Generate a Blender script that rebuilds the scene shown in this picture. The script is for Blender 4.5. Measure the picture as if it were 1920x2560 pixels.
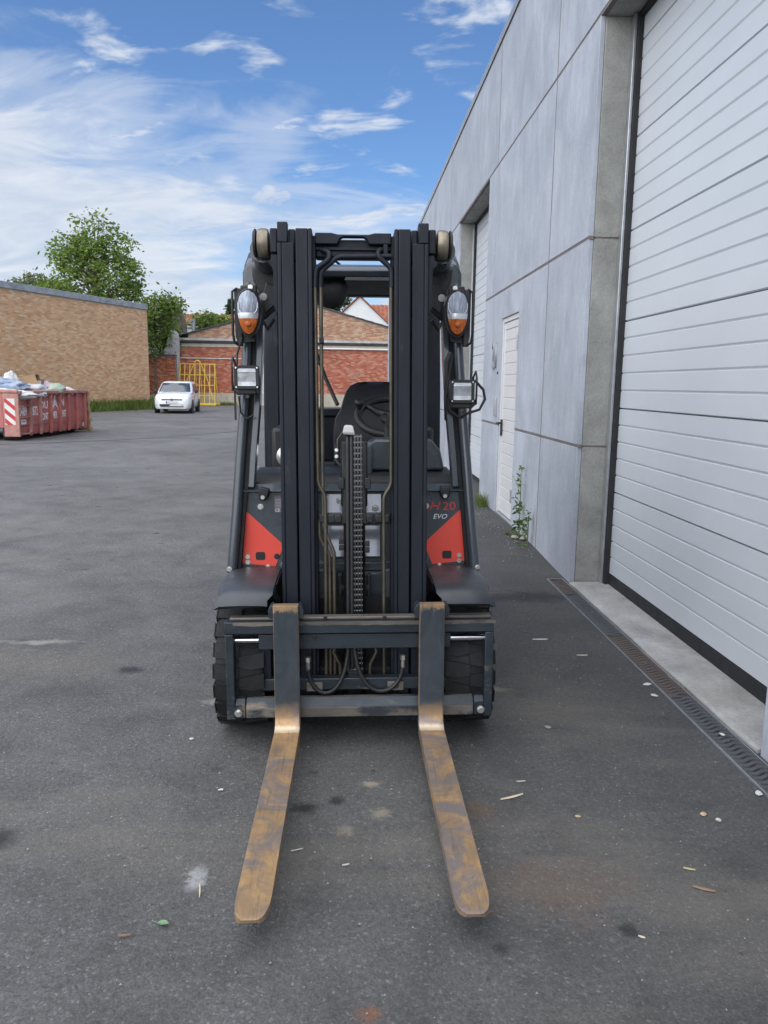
import bpy, bmesh, math, random
from mathutils import Vector, Matrix, Euler, noise as mnoise

random.seed(7)
S = bpy.context.scene
C = S.collection
for o in list(bpy.data.objects):
    bpy.data.objects.remove(o, do_unlink=True)
R = math.radians
PI = math.pi

# ------------------------------------------------------------------ camera
CAM_H, YAW, PITCH, ROLL = 1.42, R(2.681), R(9.366), 0.015
fwd = Vector((math.sin(YAW) * math.cos(PITCH), math.cos(YAW) * math.cos(PITCH), -math.sin(PITCH)))
rgt = Vector((math.cos(YAW), -math.sin(YAW), 0))
dwn = fwd.cross(rgt)
c_, s_ = math.cos(ROLL), math.sin(ROLL)
r2, d2 = c_ * rgt - s_ * dwn, s_ * rgt + c_ * dwn
cam_data = bpy.data.cameras.new('camera')
cam = bpy.data.objects.new('camera', cam_data)
C.objects.link(cam)
m3 = Matrix((r2, -d2, -fwd)).transposed()
cam.matrix_world = Matrix.Translation((0, 0, CAM_H)) @ m3.to_4x4()
cam_data.sensor_fit = 'VERTICAL'
cam_data.sensor_height = 36
cam_data.lens = 1923 / 2560 * 36
cam_data.clip_start = 0.05
cam_data.clip_end = 3000
S.camera = cam

# ------------------------------------------------------------------ light
SUN_AZ, SUN_EL = R(214), R(54)          # azimuth clockwise from +Y: high behind the camera, veiled by thin cloud
W = bpy.data.worlds.new('World')
S.world = W
W.use_nodes = True
nt = W.node_tree
for n in list(nt.nodes):
    nt.nodes.remove(n)


def N(tree, t, **kw):
    n = tree.nodes.new(t)
    for k, v in kw.items():
        setattr(n, k, v)
    return n


def L(tree, a, b):
    tree.links.new(a, b)


def math_node(tree, op, a, b=None, c=None, clamp=False):
    n = N(tree, 'ShaderNodeMath', operation=op, use_clamp=clamp)
    for i, v in enumerate((a, b, c)):
        if v is None:
            continue
        if hasattr(v, 'node'):
            L(tree, v, n.inputs[i])
        else:
            n.inputs[i].default_value = v
    return n.outputs[0]


def ramp(tree, fac, stops, interp='LINEAR'):
    n = N(tree, 'ShaderNodeValToRGB')
    n.color_ramp.interpolation = interp
    while len(n.color_ramp.elements) < len(stops):
        n.color_ramp.elements.new(0.5)
    for e, (p, c) in zip(n.color_ramp.elements, stops):
        e.position = p
        e.color = (c, c, c, 1) if not isinstance(c, (tuple, list)) else (*c, 1)
    L(tree, fac, n.inputs[0])
    return n.outputs[0]


def noise(tree, vec, scale, detail=4, rough=0.55, dist=0.0, out='Fac', lac=2.0):
    n = N(tree, 'ShaderNodeTexNoise')
    n.inputs['Scale'].default_value = scale
    n.inputs['Detail'].default_value = detail
    n.inputs['Roughness'].default_value = rough
    n.inputs['Distortion'].default_value = dist
    n.inputs['Lacunarity'].default_value = lac
    if vec is not None:
        L(tree, vec, n.inputs['Vector'])
    return n.outputs[out]


def mix(tree, fac, a, b, mode='MIX'):
    n = N(tree, 'ShaderNodeMix', data_type='RGBA', blend_type=mode)
    n.clamp_factor = True
    for sock, v in ((n.inputs[0], fac), (n.inputs[6], a), (n.inputs[7], b)):
        if hasattr(v, 'node'):
            L(tree, v, sock)
        elif isinstance(v, (tuple, list)):
            sock.default_value = (*v[:3], 1)
        else:
            sock.default_value = v
    return n.outputs[2]


def mapping(tree, vec, scale=(1, 1, 1), loc=(0, 0, 0), rot=(0, 0, 0)):
    n = N(tree, 'ShaderNodeMapping')
    n.inputs['Scale'].default_value = scale
    n.inputs['Location'].default_value = loc
    n.inputs['Rotation'].default_value = rot
    L(tree, vec, n.inputs[0])
    return n.outputs[0]


# sky: Nishita air plus a broken sheet of fair-weather cloud, laid out on a plane high above the ground
sky = N(nt, 'ShaderNodeTexSky', sky_type='NISHITA', sun_disc=False)
sky.sun_elevation = SUN_EL
sky.sun_rotation = SUN_AZ
sky.air_density = 1.0
sky.dust_density = 0.6
sky.ozone_density = 2.2
tc = N(nt, 'ShaderNodeTexCoord')
sep = N(nt, 'ShaderNodeSeparateXYZ')
L(nt, tc.outputs['Generated'], sep.inputs[0])
zz = math_node(nt, 'ADD', math_node(nt, 'MAXIMUM', sep.outputs[2], 0.0), 0.24)
cmb = N(nt, 'ShaderNodeCombineXYZ')
L(nt, math_node(nt, 'DIVIDE', sep.outputs[0], zz), cmb.inputs[0])
L(nt, math_node(nt, 'DIVIDE', sep.outputs[1], zz), cmb.inputs[1])
pl = cmb.outputs[0]
cl1 = noise(nt, mapping(nt, pl, (1.0, 1.3, 1), (2.5, 1.9, 6.0), (0, 0, 0.30)), 1.05, 7, 0.54, 0.55)
cl2 = noise(nt, mapping(nt, pl, (1.0, 2.2, 1), (7.2, 1.9, 0.4), (0, 0, 0.45)), 2.6, 6, 0.60, 0.8)
cl3 = noise(nt, mapping(nt, pl, (1.0, 1.5, 1), (8.3, 0.1, 5.0), (0, 0, 0.15)), 4.6, 6, 0.55, 0.35)
# a bank of cloud lies to the west and thins out overhead
bank = math_node(nt, 'SUBTRACT', math_node(nt, 'MULTIPLY', sep.outputs[0], -0.50), math_node(nt, 'MULTIPLY', math_node(nt, 'SUBTRACT', sep.outputs[2], 0.19), 1.45))
dens = math_node(nt, 'ADD', math_node(nt, 'ADD', math_node(nt, 'MULTIPLY', cl1, 0.66), math_node(nt, 'MULTIPLY', cl2, 0.34)), math_node(nt, 'MULTIPLY', bank, 0.75))
m1 = ramp(nt, dens, [(0.40, 0.0), (0.51, 0.42), (0.63, 0.92)], 'EASE')
puff = math_node(nt, 'ADD', cl3, math_node(nt, 'MULTIPLY', math_node(nt, 'SUBTRACT', cl1, 0.5), 0.35))
m2 = ramp(nt, puff, [(0.52, 0.0), (0.67, 0.9)], 'EASE')
hz = ramp(nt, sep.outputs[2], [(0.0, 0.62), (0.10, 0.38), (0.24, 0.0)])
cmask = math_node(nt, 'MAXIMUM', math_node(nt, 'MAXIMUM', m1, m2), hz)
SKY_K = 0.13
skyc = mix(nt, 1.0, sky.outputs[0], (SKY_K * 0.70, SKY_K * 0.90, SKY_K * 1.12), 'MULTIPLY')
ctex = ramp(nt, cl2, [(0.3, (0.52, 0.60, 0.73)), (0.7, (0.78, 0.82, 0.88))])
cloudy = mix(nt, cmask, skyc, ctex)
bg = N(nt, 'ShaderNodeBackground')
L(nt, cloudy, bg.inputs[0])
bg.inputs[1].default_value = 1.0
wo = N(nt, 'ShaderNodeOutputWorld')
L(nt, bg.outputs[0], wo.inputs[0])

sun_d = bpy.data.lights.new('sun', 'SUN')
sun_d.energy = 5.0
sun_d.angle = R(115)
sun_d.color = (1.0, 0.97, 0.93)
sun = bpy.data.objects.new('sun', sun_d)
C.objects.link(sun)
sdir = Vector((math.sin(SUN_AZ) * math.cos(SUN_EL), math.cos(SUN_AZ) * math.cos(SUN_EL), math.sin(SUN_EL)))
sun.rotation_euler = sdir.to_track_quat('Z', 'Y').to_euler()
sun.location = (8, -4, 12)

S.view_settings.view_transform = 'Standard'
S.view_settings.look = 'None'
S.view_settings.exposure = 0.1
S.view_settings.gamma = 1.0
S.view_settings.use_curve_mapping = False
S.render.engine = 'CYCLES'
S.cycles.max_bounces = 5
S.cycles.diffuse_bounces = 2
S.cycles.glossy_bounces = 2
S.cycles.use_adaptive_sampling = True
S.cycles.adaptive_threshold = 0.02
S.cycles.transmission_bounces = 4
S.cycles.transparent_max_bounces = 6
S.cycles.use_denoising = True


# ------------------------------------------------------------------ mesh helpers
class MB:
    """collects vertices and faces of one mesh"""

    def __init__(self):
        self.v, self.f = [], []

    def add(self, vs, fs):
        b = len(self.v)
        self.v += [tuple(p) for p in vs]
        self.f += [tuple(i + b for i in f) for f in fs]
        return self

    def box(self, x0, x1, y0, y1, z0, z1, M=None):
        vs = [Vector((x, y, z)) for z in (z0, z1) for y in (y0, y1) for x in (x0, x1)]
        if M:
            vs = [M @ p for p in vs]
        return self.add(vs, [(0, 2, 3, 1), (4, 5, 7, 6), (0, 1, 5, 4), (2, 6, 7, 3), (0, 4, 6, 2), (1, 3, 7, 5)])

    def prism(self, pts, axis, a0, a1, M=None):
        """polygon pts (2D) swept along an axis: 'x' -> pts are (y,z), 'y' -> (x,z), 'z' -> (x,y)"""
        n = len(pts)

        def mk(p, a):
            q = {'x': (a, p[0], p[1]), 'y': (p[0], a, p[1]), 'z': (p[0], p[1], a)}[axis]
            return M @ Vector(q) if M else q
        vs = [mk(p, a0) for p in pts] + [mk(p, a1) for p in pts]
        fs = [tuple(range(n)), tuple(range(2 * n - 1, n - 1, -1))]
        fs += [(i, i + n, (i + 1) % n + n, (i + 1) % n) for i in range(n)]
        return self.add(vs, fs)

    def ring(self, path, radii, n=10, caps=True, squash=None):
        """tube along a path of points"""
        pts = [Vector(p) for p in path]
        if not hasattr(radii, '__len__'):
            radii = [radii] * len(pts)
        t0 = (pts[1] - pts[0]).normalized()
        up = Vector((0, 0, 1)) if abs(t0.z) < 0.9 else Vector((0, 1, 0))
        u = t0.cross(up).normalized()
        vs, fs = [], []
        for i, p in enumerate(pts):
            t = (pts[min(i + 1, len(pts) - 1)] - pts[max(i - 1, 0)]).normalized()
            u = (u - t * u.dot(t)).normalized()
            w = t.cross(u)
            for k in range(n):
                a = 2 * PI * k / n
                vs.append(p + (u * math.cos(a) + w * math.sin(a)) * radii[i])
        for i in range(len(pts) - 1):
            for k in range(n):
                k2 = (k + 1) % n
                fs.append((i * n + k, i * n + k2, (i + 1) * n + k2, (i + 1) * n + k))
        if caps:
            fs.append(tuple(range(n - 1, -1, -1)))
            e = (len(pts) - 1) * n
            fs.append(tuple(range(e, e + n)))
        return self.add(vs, fs)

    def cyl(self, p0, p1, r, n=16, r2=None):
        return self.ring([p0, p1], [r, r if r2 is None else r2], n)

    def lathe(self, prof, origin, axis, n=24):
        """prof: (radius, distance along axis)"""
        a = Vector(axis).normalized()
        up = Vector((0, 0, 1)) if abs(a.z) < 0.9 else Vector((1, 0, 0))
        u = a.cross(up).normalized()
        w = a.cross(u)
        o = Vector(origin)
        vs, fs = [], []
        for r, h in prof:
            for k in range(n):
                t = 2 * PI * k / n
                vs.append(o + a * h + (u * math.cos(t) + w * math.sin(t)) * max(r, 1e-4))
        for i in range(len(prof) - 1):
            for k in range(n):
                k2 = (k + 1) % n
                fs.append((i * n + k, i * n + k2, (i + 1) * n + k2, (i + 1) * n + k))
        fs.append(tuple(range(n - 1, -1, -1)))
        e = (len(prof) - 1) * n
        fs.append(tuple(range(e, e + n)))
        return self.add(vs, fs)

    def loft(self, secs, closed=True, caps=True):
        n = len(secs[0])
        vs = [p for s in secs for p in s]
        fs = []
        for i in range(len(secs) - 1):
            for k in range(n if closed else n - 1):
                k2 = (k + 1) % n
                fs.append((i * n + k, i * n + k2, (i + 1) * n + k2, (i + 1) * n + k))
        if caps and closed:
            fs.append(tuple(range(n - 1, -1, -1)))
            e = (len(secs) - 1) * n
            fs.append(tuple(range(e, e + n)))
        return self.add(vs, fs)

    def mesh(self, name, m=None, smooth=False, recalc=True):
        me = bpy.data.meshes.new(name)
        me.from_pydata(self.v, [], self.f)
        if recalc:
            bm = bmesh.new()
            bm.from_mesh(me)
            bmesh.ops.recalc_face_normals(bm, faces=bm.faces)
            bm.to_mesh(me)
            bm.free()
        if m:
            me.materials.append(m)
        if smooth:
            me.shade_smooth()
            me.set_sharp_from_angle(angle=R(38))
        return me

    def build(self, name, m, parent=None, smooth=False, bevel=0.0, loc=None, recalc=True, segs=2):
        return place(name, self.mesh(name, m, smooth or bevel > 0, recalc), parent, loc, bevel, segs)


def place(name, me, parent=None, loc=None, bevel=0.0, segs=2):
    o = bpy.data.objects.new(name, me)
    C.objects.link(o)
    if parent is not None:
        o.parent = parent
    if loc is not None:
        o.location = loc
    if bevel > 0:
        b = o.modifiers.new('edge', 'BEVEL')
        b.width = bevel
        b.segments = segs
        b.limit_method = 'ANGLE'
        b.angle_limit = R(35)
        b.use_clamp_overlap = True
    return o


def tag(o, label=None, cat=None, group=None, kind=None):
    if label:
        o['label'] = label
    if cat:
        o['category'] = cat
    if group:
        o['group'] = group
    if kind:
        o['kind'] = kind
    return o


def thing(name, label, cat, loc=(0, 0, 0), rotz=0.0, group=None):
    o = bpy.data.objects.new(name, None)
    o.empty_display_size = 0.3
    C.objects.link(o)
    o.location = loc
    o.rotation_euler = (0, 0, rotz)
    return tag(o, label, cat, group)


def text_part(name, s, m, parent, M, size=0.1, shear=0.0, ext=0.001, sx=1.0, align='LEFT', off=0.0):
    cu = bpy.data.curves.new('t', 'FONT')
    cu.body = s
    cu.size = size
    cu.shear = shear
    cu.extrude = ext
    cu.align_x = align
    cu.offset = off
    cu.resolution_u = 3
    t = bpy.data.objects.new('t', cu)
    C.objects.link(t)
    dg = bpy.context.evaluated_depsgraph_get()
    me = bpy.data.meshes.new_from_object(t.evaluated_get(dg))
    bpy.data.objects.remove(t, do_unlink=True)
    me.transform(M @ Matrix.Diagonal((sx, 1, 1, 1)))
    me.name = name
    me.materials.clear()
    me.materials.append(m)
    return place(name, me, parent)


# ------------------------------------------------------------------ materials
def new_mat(name):
    m = bpy.data.materials.new(name)
    m.use_nodes = True
    t = m.node_tree
    b = t.nodes['Principled BSDF']
    return m, t, b


def pm(name, col, rough=0.6, metal=0.0, var=0.12, scale=6.0, bump=0.0, bscale=80.0, spots=None, rvar=0.1, rand=0.0, coat=0.0, aniso=(1, 1, 1), spec=0.5):
    """painted / plain surface: base colour with soft uneven variation, roughness variation, fine relief"""
    m, t, b = new_mat(name)
    co = N(t, 'ShaderNodeTexCoord').outputs['Object']
    co = mapping(t, co, aniso)
    n1 = noise(t, co, scale, 6, 0.6)
    dark = tuple(c * (1 - var) for c in col)
    lite = tuple(min(1, c * (1 + var)) for c in col)
    c = mix(t, ramp(t, n1, [(0.3, 0), (0.7, 1)]), dark, lite)
    if spots:
        scol, sscale, thr = spots
        n2 = noise(t, co, sscale, 8, 0.7)
        c = mix(t, ramp(t, n2, [(thr, 0), (thr + 0.06, 1)]), c, scol)
    if rand:
        oi = N(t, 'ShaderNodeObjectInfo').outputs['Random']
        k = ramp(t, oi, [(0, 1 - rand), (1, 1 + rand)])
        c = mix(t, 1.0, c, k, 'MULTIPLY')
    L(t, c, b.inputs['Base Color'])
    n3 = noise(t, co, scale * 2.3, 5, 0.6)
    L(t, ramp(t, n3, [(0.25, max(0.02, rough - rvar)), (0.75, min(1, rough + rvar))]), b.inputs['Roughness'])
    b.inputs['Metallic'].default_value = metal
    b.inputs['Specular IOR Level'].default_value = spec
    b.inputs['Coat Weight'].default_value = coat
    if bump:
        bn = N(t, 'ShaderNodeBump')
        bn.inputs['Strength'].default_value = bump
        bn.inputs['Distance'].default_value = 0.01
        L(t, noise(t, co, bscale, 6, 0.65), bn.inputs['Height'])
        L(t, bn.outputs[0], b.inputs['Normal'])
    return m


def stain(t, pos, nz, x, y, r, amp=0.5, soft=0.45, sx=1.0, sy=1.0):
    """0..1 mask of an irregular patch lying on the ground"""
    off = N(t, 'ShaderNodeVectorMath', operation='MULTIPLY_ADD')
    L(t, nz, off.inputs[0])
    off.inputs[1].default_value = (r * amp * 2, r * amp * 2, 0)
    L(t, pos, off.inputs[2])
    d = N(t, 'ShaderNodeVectorMath', operation='SUBTRACT')
    L(t, off.outputs[0], d.inputs[0])
    d.inputs[1].default_value = (x + r * amp, y + r * amp, 0)
    q = N(t, 'ShaderNodeVectorMath', operation='MULTIPLY')
    L(t, d.outputs[0], q.inputs[0])
    q.inputs[1].default_value = (1 / sx, 1 / sy, 0)
    ln = N(t, 'ShaderNodeVectorMath', operation='LENGTH')
    L(t, q.outputs[0], ln.inputs[0])
    return math_node(t, 'SUBTRACT', 1.0, math_node(t, 'SMOOTH_MIN', 1.0, math_node(t, 'MULTIPLY', math_node(t, 'MAXIMUM', math_node(t, 'SUBTRACT', ln.outputs['Value'], r * (1 - soft)), 0.0), 1 / (r * soft)), 0.2), clamp=True)


def asphalt():
    m, t, b = new_mat('asphalt')
    g = N(t, 'ShaderNodeNewGeometry').outputs['Position']
    fl = N(t, 'ShaderNodeVectorMath', operation='MULTIPLY')
    L(t, g, fl.inputs[0])
    fl.inputs[1].default_value = (1, 1, 0)
    p = fl.outputs[0]
    big = noise(t, p, 0.45, 6, 0.62, 0.6)
    mid = noise(t, p, 2.6, 8, 0.74, 0.4)
    fine = noise(t, p, 55, 5, 0.75)
    grit = noise(t, p, 160, 3, 0.7)
    c = mix(t, ramp(t, big, [(0.32, 0), (0.68, 1)]), (0.064, 0.0635, 0.0625), (0.101, 0.100, 0.0975))
    k = ramp(t, mid, [(0.30, 0.66), (0.5, 1.0), (0.70, 1.24)])
    c = mix(t, 1.0, c, k, 'MULTIPLY')
    c = mix(t, 1.0, c, ramp(t, fine, [(0.28, 0.66), (0.5, 1.0), (0.72, 1.36)]), 'MULTIPLY')
    c = mix(t, 1.0, c, ramp(t, grit, [(0.32, 0.76), (0.5, 1.0), (0.68, 1.28)]), 'MULTIPLY')
    ag = N(t, 'ShaderNodeTexVoronoi', feature='F1')
    ag.inputs['Scale'].default_value = 140
    L(t, p, ag.inputs['Vector'])
    agc = N(t, 'ShaderNodeSeparateColor')
    L(t, ag.outputs['Color'], agc.inputs[0])
    c = mix(t, 1.0, c, ramp(t, agc.outputs[0], [(0.0, 0.86), (0.6, 1.0), (0.94, 1.10), (1.0, 1.7)]), 'MULTIPLY')
    vo = N(t, 'ShaderNodeTexVoronoi', feature='F1')
    vo.inputs['Scale'].default_value = 46
    L(t, p, vo.inputs['Vector'])
    sp = ramp(t, vo.outputs['Distance'], [(0.0, 1), (0.16, 0)])
    pick = ramp(t, noise(t, vo.outputs['Position'], 31.7, 0), [(0.60, 0), (0.66, 1)])
    c = mix(t, math_node(t, 'MULTIPLY', math_node(t, 'MULTIPLY', sp, pick), 0.55), c, (0.42, 0.41, 0.38))
    # yard light and building shade painted in: paler left, darker along the wall
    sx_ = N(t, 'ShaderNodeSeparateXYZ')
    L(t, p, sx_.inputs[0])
    yard_shade = math_node(t, 'ADD', sx_.outputs[0], math_node(t, 'MULTIPLY', math_node(t, 'SUBTRACT', big, 0.5), 3.0))
    yard_shade = math_node(t, 'MULTIPLY_ADD', yard_shade, 0.2, 0.7)
    c = mix(t, 1.0, c, ramp(t, yard_shade, [(0.0, 1.48), (0.45, 1.20), (0.78, 0.94), (1.0, 0.74)]), 'MULTIPLY')
    # scattered small dark drips
    v2 = N(t, 'ShaderNodeTexVoronoi', feature='F1')
    v2.inputs['Scale'].default_value = 3.3
    L(t, mix(t, 0.05, p, noise(t, p, 9, 3, 0.6, 0, 'Color'), 'ADD'), v2.inputs['Vector'])
    dr = ramp(t, v2.outputs['Distance'], [(0.07, 1), (0.13, 0)])
    pk2 = ramp(t, noise(t, v2.outputs['Position'], 17.3, 0), [(0.50, 0), (0.60, 1)])
    c = mix(t, math_node(t, 'MULTIPLY', math_node(t, 'MULTIPLY', dr, pk2), 0.75), c, (0.016, 0.016, 0.018))
    # brownish rust and dust tints
    dust = noise(t, mapping(t, p, (0.35, 1.0, 1), (4, 2, 0)), 1.3, 6, 0.65, 0.4)
    c = mix(t, ramp(t, dust, [(0.53, 0), (0.70, 0.34)]), c, (0.185, 0.165, 0.135))
    pit = noise(t, mapping(t, p, (1, 1.5, 1)), 19, 5, 0.7, 0.8)
    c = mix(t, ramp(t, pit, [(0.635, 0), (0.70, 0.75)]), c, (0.03, 0.03, 0.032))
    wob_s = noise(t, p, 30, 3, 0.65, 0, 'Color')
    wob_l = noise(t, p, 9, 4, 0.65, 0, 'Color')
    for (x, y, r, a, col, amp, sx, sy) in (
            (-0.142, 2.50, 0.050, 0.85, (0.017, 0.017, 0.019), 0.6, 1.3, 0.9), (-0.035, 2.545, 0.042, 0.85, (0.017, 0.017, 0.019), 0.6, 1, 1),
            (-1.116, 3.825, 0.075, 0.85, (0.015, 0.016, 0.022), 0.5, 1.2, 1), (-1.13, 2.33, 0.085, 0.8, (0.02, 0.02, 0.022), 0.4, 1, 1),
            (-0.52, 3.75, 0.06, 0.7, (0.02, 0.02, 0.022), 0.5, 1.3, 1), (0.41, 1.80, 0.03, 0.7, (0.02, 0.02, 0.022), 0.4, 1, 1),
            (1.33, 5.24, 0.22, 0.90, (0.022, 0.023, 0.025), 0.9, 1.5, 0.9), (1.05, 5.22, 0.16, 0.6, (0.025, 0.026, 0.028), 0.9, 1.6, 0.8),
            (-0.445, 2.115, 0.060, 0.36, (0.55, 0.55, 0.56), 0.9, 0.7, 1.3), (-1.74, 4.26, 0.10, 0.35, (0.45, 0.43, 0.38), 0.8, 2.2, 0.5),
            (-2.15, 4.27, 0.12, 0.35, (0.45, 0.43, 0.38), 0.8, 2.2, 0.4), (-0.60, 3.42, 0.07, 0.35, (0.42, 0.41, 0.37), 0.8, 1.5, 0.7),
            (0.088, 2.66, 0.035, 0.6, (0.34, 0.29, 0.21), 0.8, 1.2, 0.8), (0.117, 2.46, 0.045, 0.45, (0.30, 0.26, 0.18), 0.8, 1, 1),
            (0.0, 2.36, 0.04, 0.35, (0.30, 0.26, 0.18), 0.8, 1, 1), (0.62, 2.06, 0.22, 0.18, (0.17, 0.085, 0.035), 0.8, 1.4, 0.8),
            (0.06, 1.60, 0.035, 0.5, (0.22, 0.08, 0.03), 0.8, 1.2, 0.9), (0.45, 2.47, 0.08, 0.25, (0.20, 0.11, 0.05), 0.8, 1.3, 0.8),
            (-1.9, 3.9, 0.7, 0.18, (0.24, 0.20, 0.15), 0.7, 1.5, 0.5), (0.72, 3.55, 0.06, 0.4, (0.30, 0.26, 0.20), 0.8, 1.6, 0.7)):
        c = mix(t, math_node(t, 'MULTIPLY', stain(t, p, wob_s if r < 0.1 else wob_l, x, y, r, amp, 0.7, sx, sy), a), c, col)
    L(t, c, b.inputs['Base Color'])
    L(t, ramp(t, mid, [(0.3, 0.70), (0.7, 0.92)]), b.inputs['Roughness'])
    b.inputs['Specular IOR Level'].default_value = 0.35
    h = math_node(t, 'ADD', math_node(t, 'MULTIPLY', fine, 0.7), math_node(t, 'ADD', math_node(t, 'MULTIPLY', grit, 0.4), math_node(t, 'MULTIPLY', ag.outputs['Distance'], -0.35)))
    bn = N(t, 'ShaderNodeBump')
    bn.inputs['Strength'].default_value = 0.5
    bn.inputs['Distance'].default_value = 0.006
    L(t, h, bn.inputs['Height'])
    L(t, bn.outputs[0], b.inputs['Normal'])
    return m


def concrete_panel():
    m, t, b = new_mat('smooth_concrete')
    co = N(t, 'ShaderNodeNewGeometry').outputs['Position']
    oi = N(t, 'ShaderNodeObjectInfo').outputs['Random']
    sh = N(t, 'ShaderNodeVectorMath', operation='ADD')
    cb = N(t, 'ShaderNodeCombineXYZ')
    L(t, math_node(t, 'MULTIPLY', oi, 37.0), cb.inputs[1])
    L(t, co, sh.inputs[0])
    L(t, cb.outputs[0], sh.inputs[1])
    v = sh.outputs[0]
    cloud = noise(t, v, 1.7, 7, 0.62, 0.5)
    streak = noise(t, mapping(t, v, (1, 5, 1.1)), 2.0, 8, 0.66, 0.6)
    fine = noise(t, v, 28, 5, 0.6)
    c = mix(t, ramp(t, cloud, [(0.34, 0), (0.66, 1)]), (0.320, 0.348, 0.392), (0.420, 0.450, 0.502))
    c = mix(t, 1.0, c, ramp(t, streak, [(0.33, 0.90), (0.62, 1.05)]), 'MULTIPLY')
    c = mix(t, 1.0, c, ramp(t, fine, [(0.3, 0.93), (0.7, 1.05)]), 'MULTIPLY')
    c = mix(t, 1.0, c, ramp(t, oi, [(0, 0.93), (1, 1.07)]), 'MULTIPLY')
    pores = N(t, 'ShaderNodeTexVoronoi', feature='F1')
    pores.inputs['Scale'].default_value = 22
    L(t, v, pores.inputs['Vector'])
    c = mix(t, math_node(t, 'MULTIPLY', ramp(t, pores.outputs['Distance'], [(0.02, 1), (0.09, 0)]), ramp(t, noise(t, pores.outputs['Position'], 13.1, 0), [(0.58, 0), (0.64, 0.55)])), c, (0.10, 0.10, 0.105))
    L(t, c, b.inputs['Base Color'])
    L(t, ramp(t, cloud, [(0.3, 0.50), (0.7, 0.75)]), b.inputs['Roughness'])
    bn = N(t, 'ShaderNodeBump')
    bn.inputs['Strength'].default_value = 0.15
    bn.inputs['Distance'].default_value = 0.004
    L(t, fine, bn.inputs['Height'])
    L(t, bn.outputs[0], b.inputs['Normal'])
    return m


def rough_concrete(name, a, c2, pores=0.7):
    m, t, b = new_mat(name)
    v = N(t, 'ShaderNodeNewGeometry').outputs['Position']
    cl = noise(t, v, 3.0, 8, 0.68, 0.4)
    fn = noise(t, v, 60, 5, 0.7)
    c = mix(t, ramp(t, cl, [(0.32, 0), (0.68, 1)]), a, c2)
    c = mix(t, 1.0, c, ramp(t, fn, [(0.28, 0.82), (0.72, 1.14)]), 'MULTIPLY')
    po = N(t, 'ShaderNodeTexVoronoi', feature='F1')
    po.inputs['Scale'].default_value = 34
    L(t, v, po.inputs['Vector'])
    pmk = math_node(t, 'MULTIPLY', ramp(t, po.outputs['Distance'], [(0.05, 1), (0.16, 0)]), ramp(t, noise(t, po.outputs['Position'], 13.1, 0), [(0.55, 0), (0.62, pores)]))
    c = mix(t, pmk, c, (0.06, 0.058, 0.05))
    gr = noise(t, v, 0.9, 5, 0.6)
    c = mix(t, ramp(t, gr, [(0.56, 0), (0.75, 0.35)]), c, (0.20, 0.19, 0.13))
    L(t, c, b.inputs['Base Color'])
    b.inputs['Roughness'].default_value = 0.85
    bn = N(t, 'ShaderNodeBump')
    bn.inputs['Strength'].default_value = 0.5
    bn.inputs['Distance'].default_value = 0.008
    L(t, math_node(t, 'SUBTRACT', fn, pmk), bn.inputs['Height'])
    L(t, bn.outputs[0], b.inputs['Normal'])
    return m


def brick_mat(name, cols, grime=0.35, patch=None):
    """each brick (mesh island) draws its own fired colour"""
    m, t, b = new_mat(name)
    g = N(t, 'ShaderNodeNewGeometry')
    rnd = g.outputs['Random Per Island']
    n = len(cols)
    c = ramp(t, rnd, [((i + 0.0) / n, cols[i]) for i in range(n)], 'CONSTANT')
    v = g.outputs['Position']
    fine = noise(t, v, 30, 5, 0.7)
    c = mix(t, 1.0, c, ramp(t, fine, [(0.25, 0.75), (0.75, 1.2)]), 'MULTIPLY')
    big = noise(t, v, 0.55, 7, 0.65, 0.5)
    c = mix(t, ramp(t, big, [(0.48, 0), (0.72, grime)]), c, tuple(x * 0.45 for x in cols[0]))
    if patch:
        pn = noise(t, mapping(t, v, (1, 1, 1.6), (3, 1, 5)), 0.8, 8, 0.72, 0.5)
        c = mix(t, ramp(t, pn, [(0.56, 0), (0.64, 0.75)]), c, patch)
    L(t, c, b.inputs['Base Color'])
    b.inputs['Roughness'].default_value = 0.9
    b.inputs['Specular IOR Level'].default_value = 0.2
    return m


M = {}
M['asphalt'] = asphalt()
M['panel'] = concrete_panel()
M['reveal'] = rough_concrete('raw_concrete', (0.20, 0.20, 0.185), (0.36, 0.36, 0.335))
M['apron'] = rough_concrete('worn_concrete', (0.24, 0.235, 0.225), (0.42, 0.415, 0.40), 0.5)
M['coping'] = rough_concrete('coping_concrete', (0.20, 0.215, 0.23), (0.40, 0.42, 0.44), 0.3)
M['sealant'] = pm('joint_sealant', (0.155, 0.135, 0.125), 0.8, var=0.2, scale=3)
M['door'] = pm('door_coated_steel', (0.565, 0.60, 0.635), 0.36, var=0.035, scale=1.4, bump=0.06, bscale=260, rvar=0.06, rand=0.02)
M['door2'] = pm('side_door_coated_steel', (0.62, 0.62, 0.62), 0.4, var=0.05, scale=2, bump=0.05, bscale=260)
M['rubber_seal'] = pm('rubber_seal', (0.018, 0.018, 0.020), 0.7, var=0.3)
M['galv'] = pm('galvanised_steel', (0.50, 0.52, 0.54), 0.42, 0.8, var=0.15, scale=14)
M['alu'] = pm('aluminium_trim', (0.42, 0.44, 0.46), 0.45, 0.6, var=0.1)
M['dark_metal'] = pm('dark_metal', (0.03, 0.03, 0.033), 0.5, 0.3, var=0.2)
M['castiron'] = pm('cast_iron', (0.085, 0.088, 0.095), 0.6, 0.3, var=0.3, scale=9, bump=0.3, bscale=90, spots=((0.12, 0.085, 0.065), 5, 0.62))
M['castrust'] = pm('rusty_cast_iron', (0.095, 0.078, 0.070), 0.7, 0.2, var=0.35, scale=9, bump=0.3, bscale=90, spots=((0.14, 0.085, 0.06), 6, 0.56))
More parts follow.
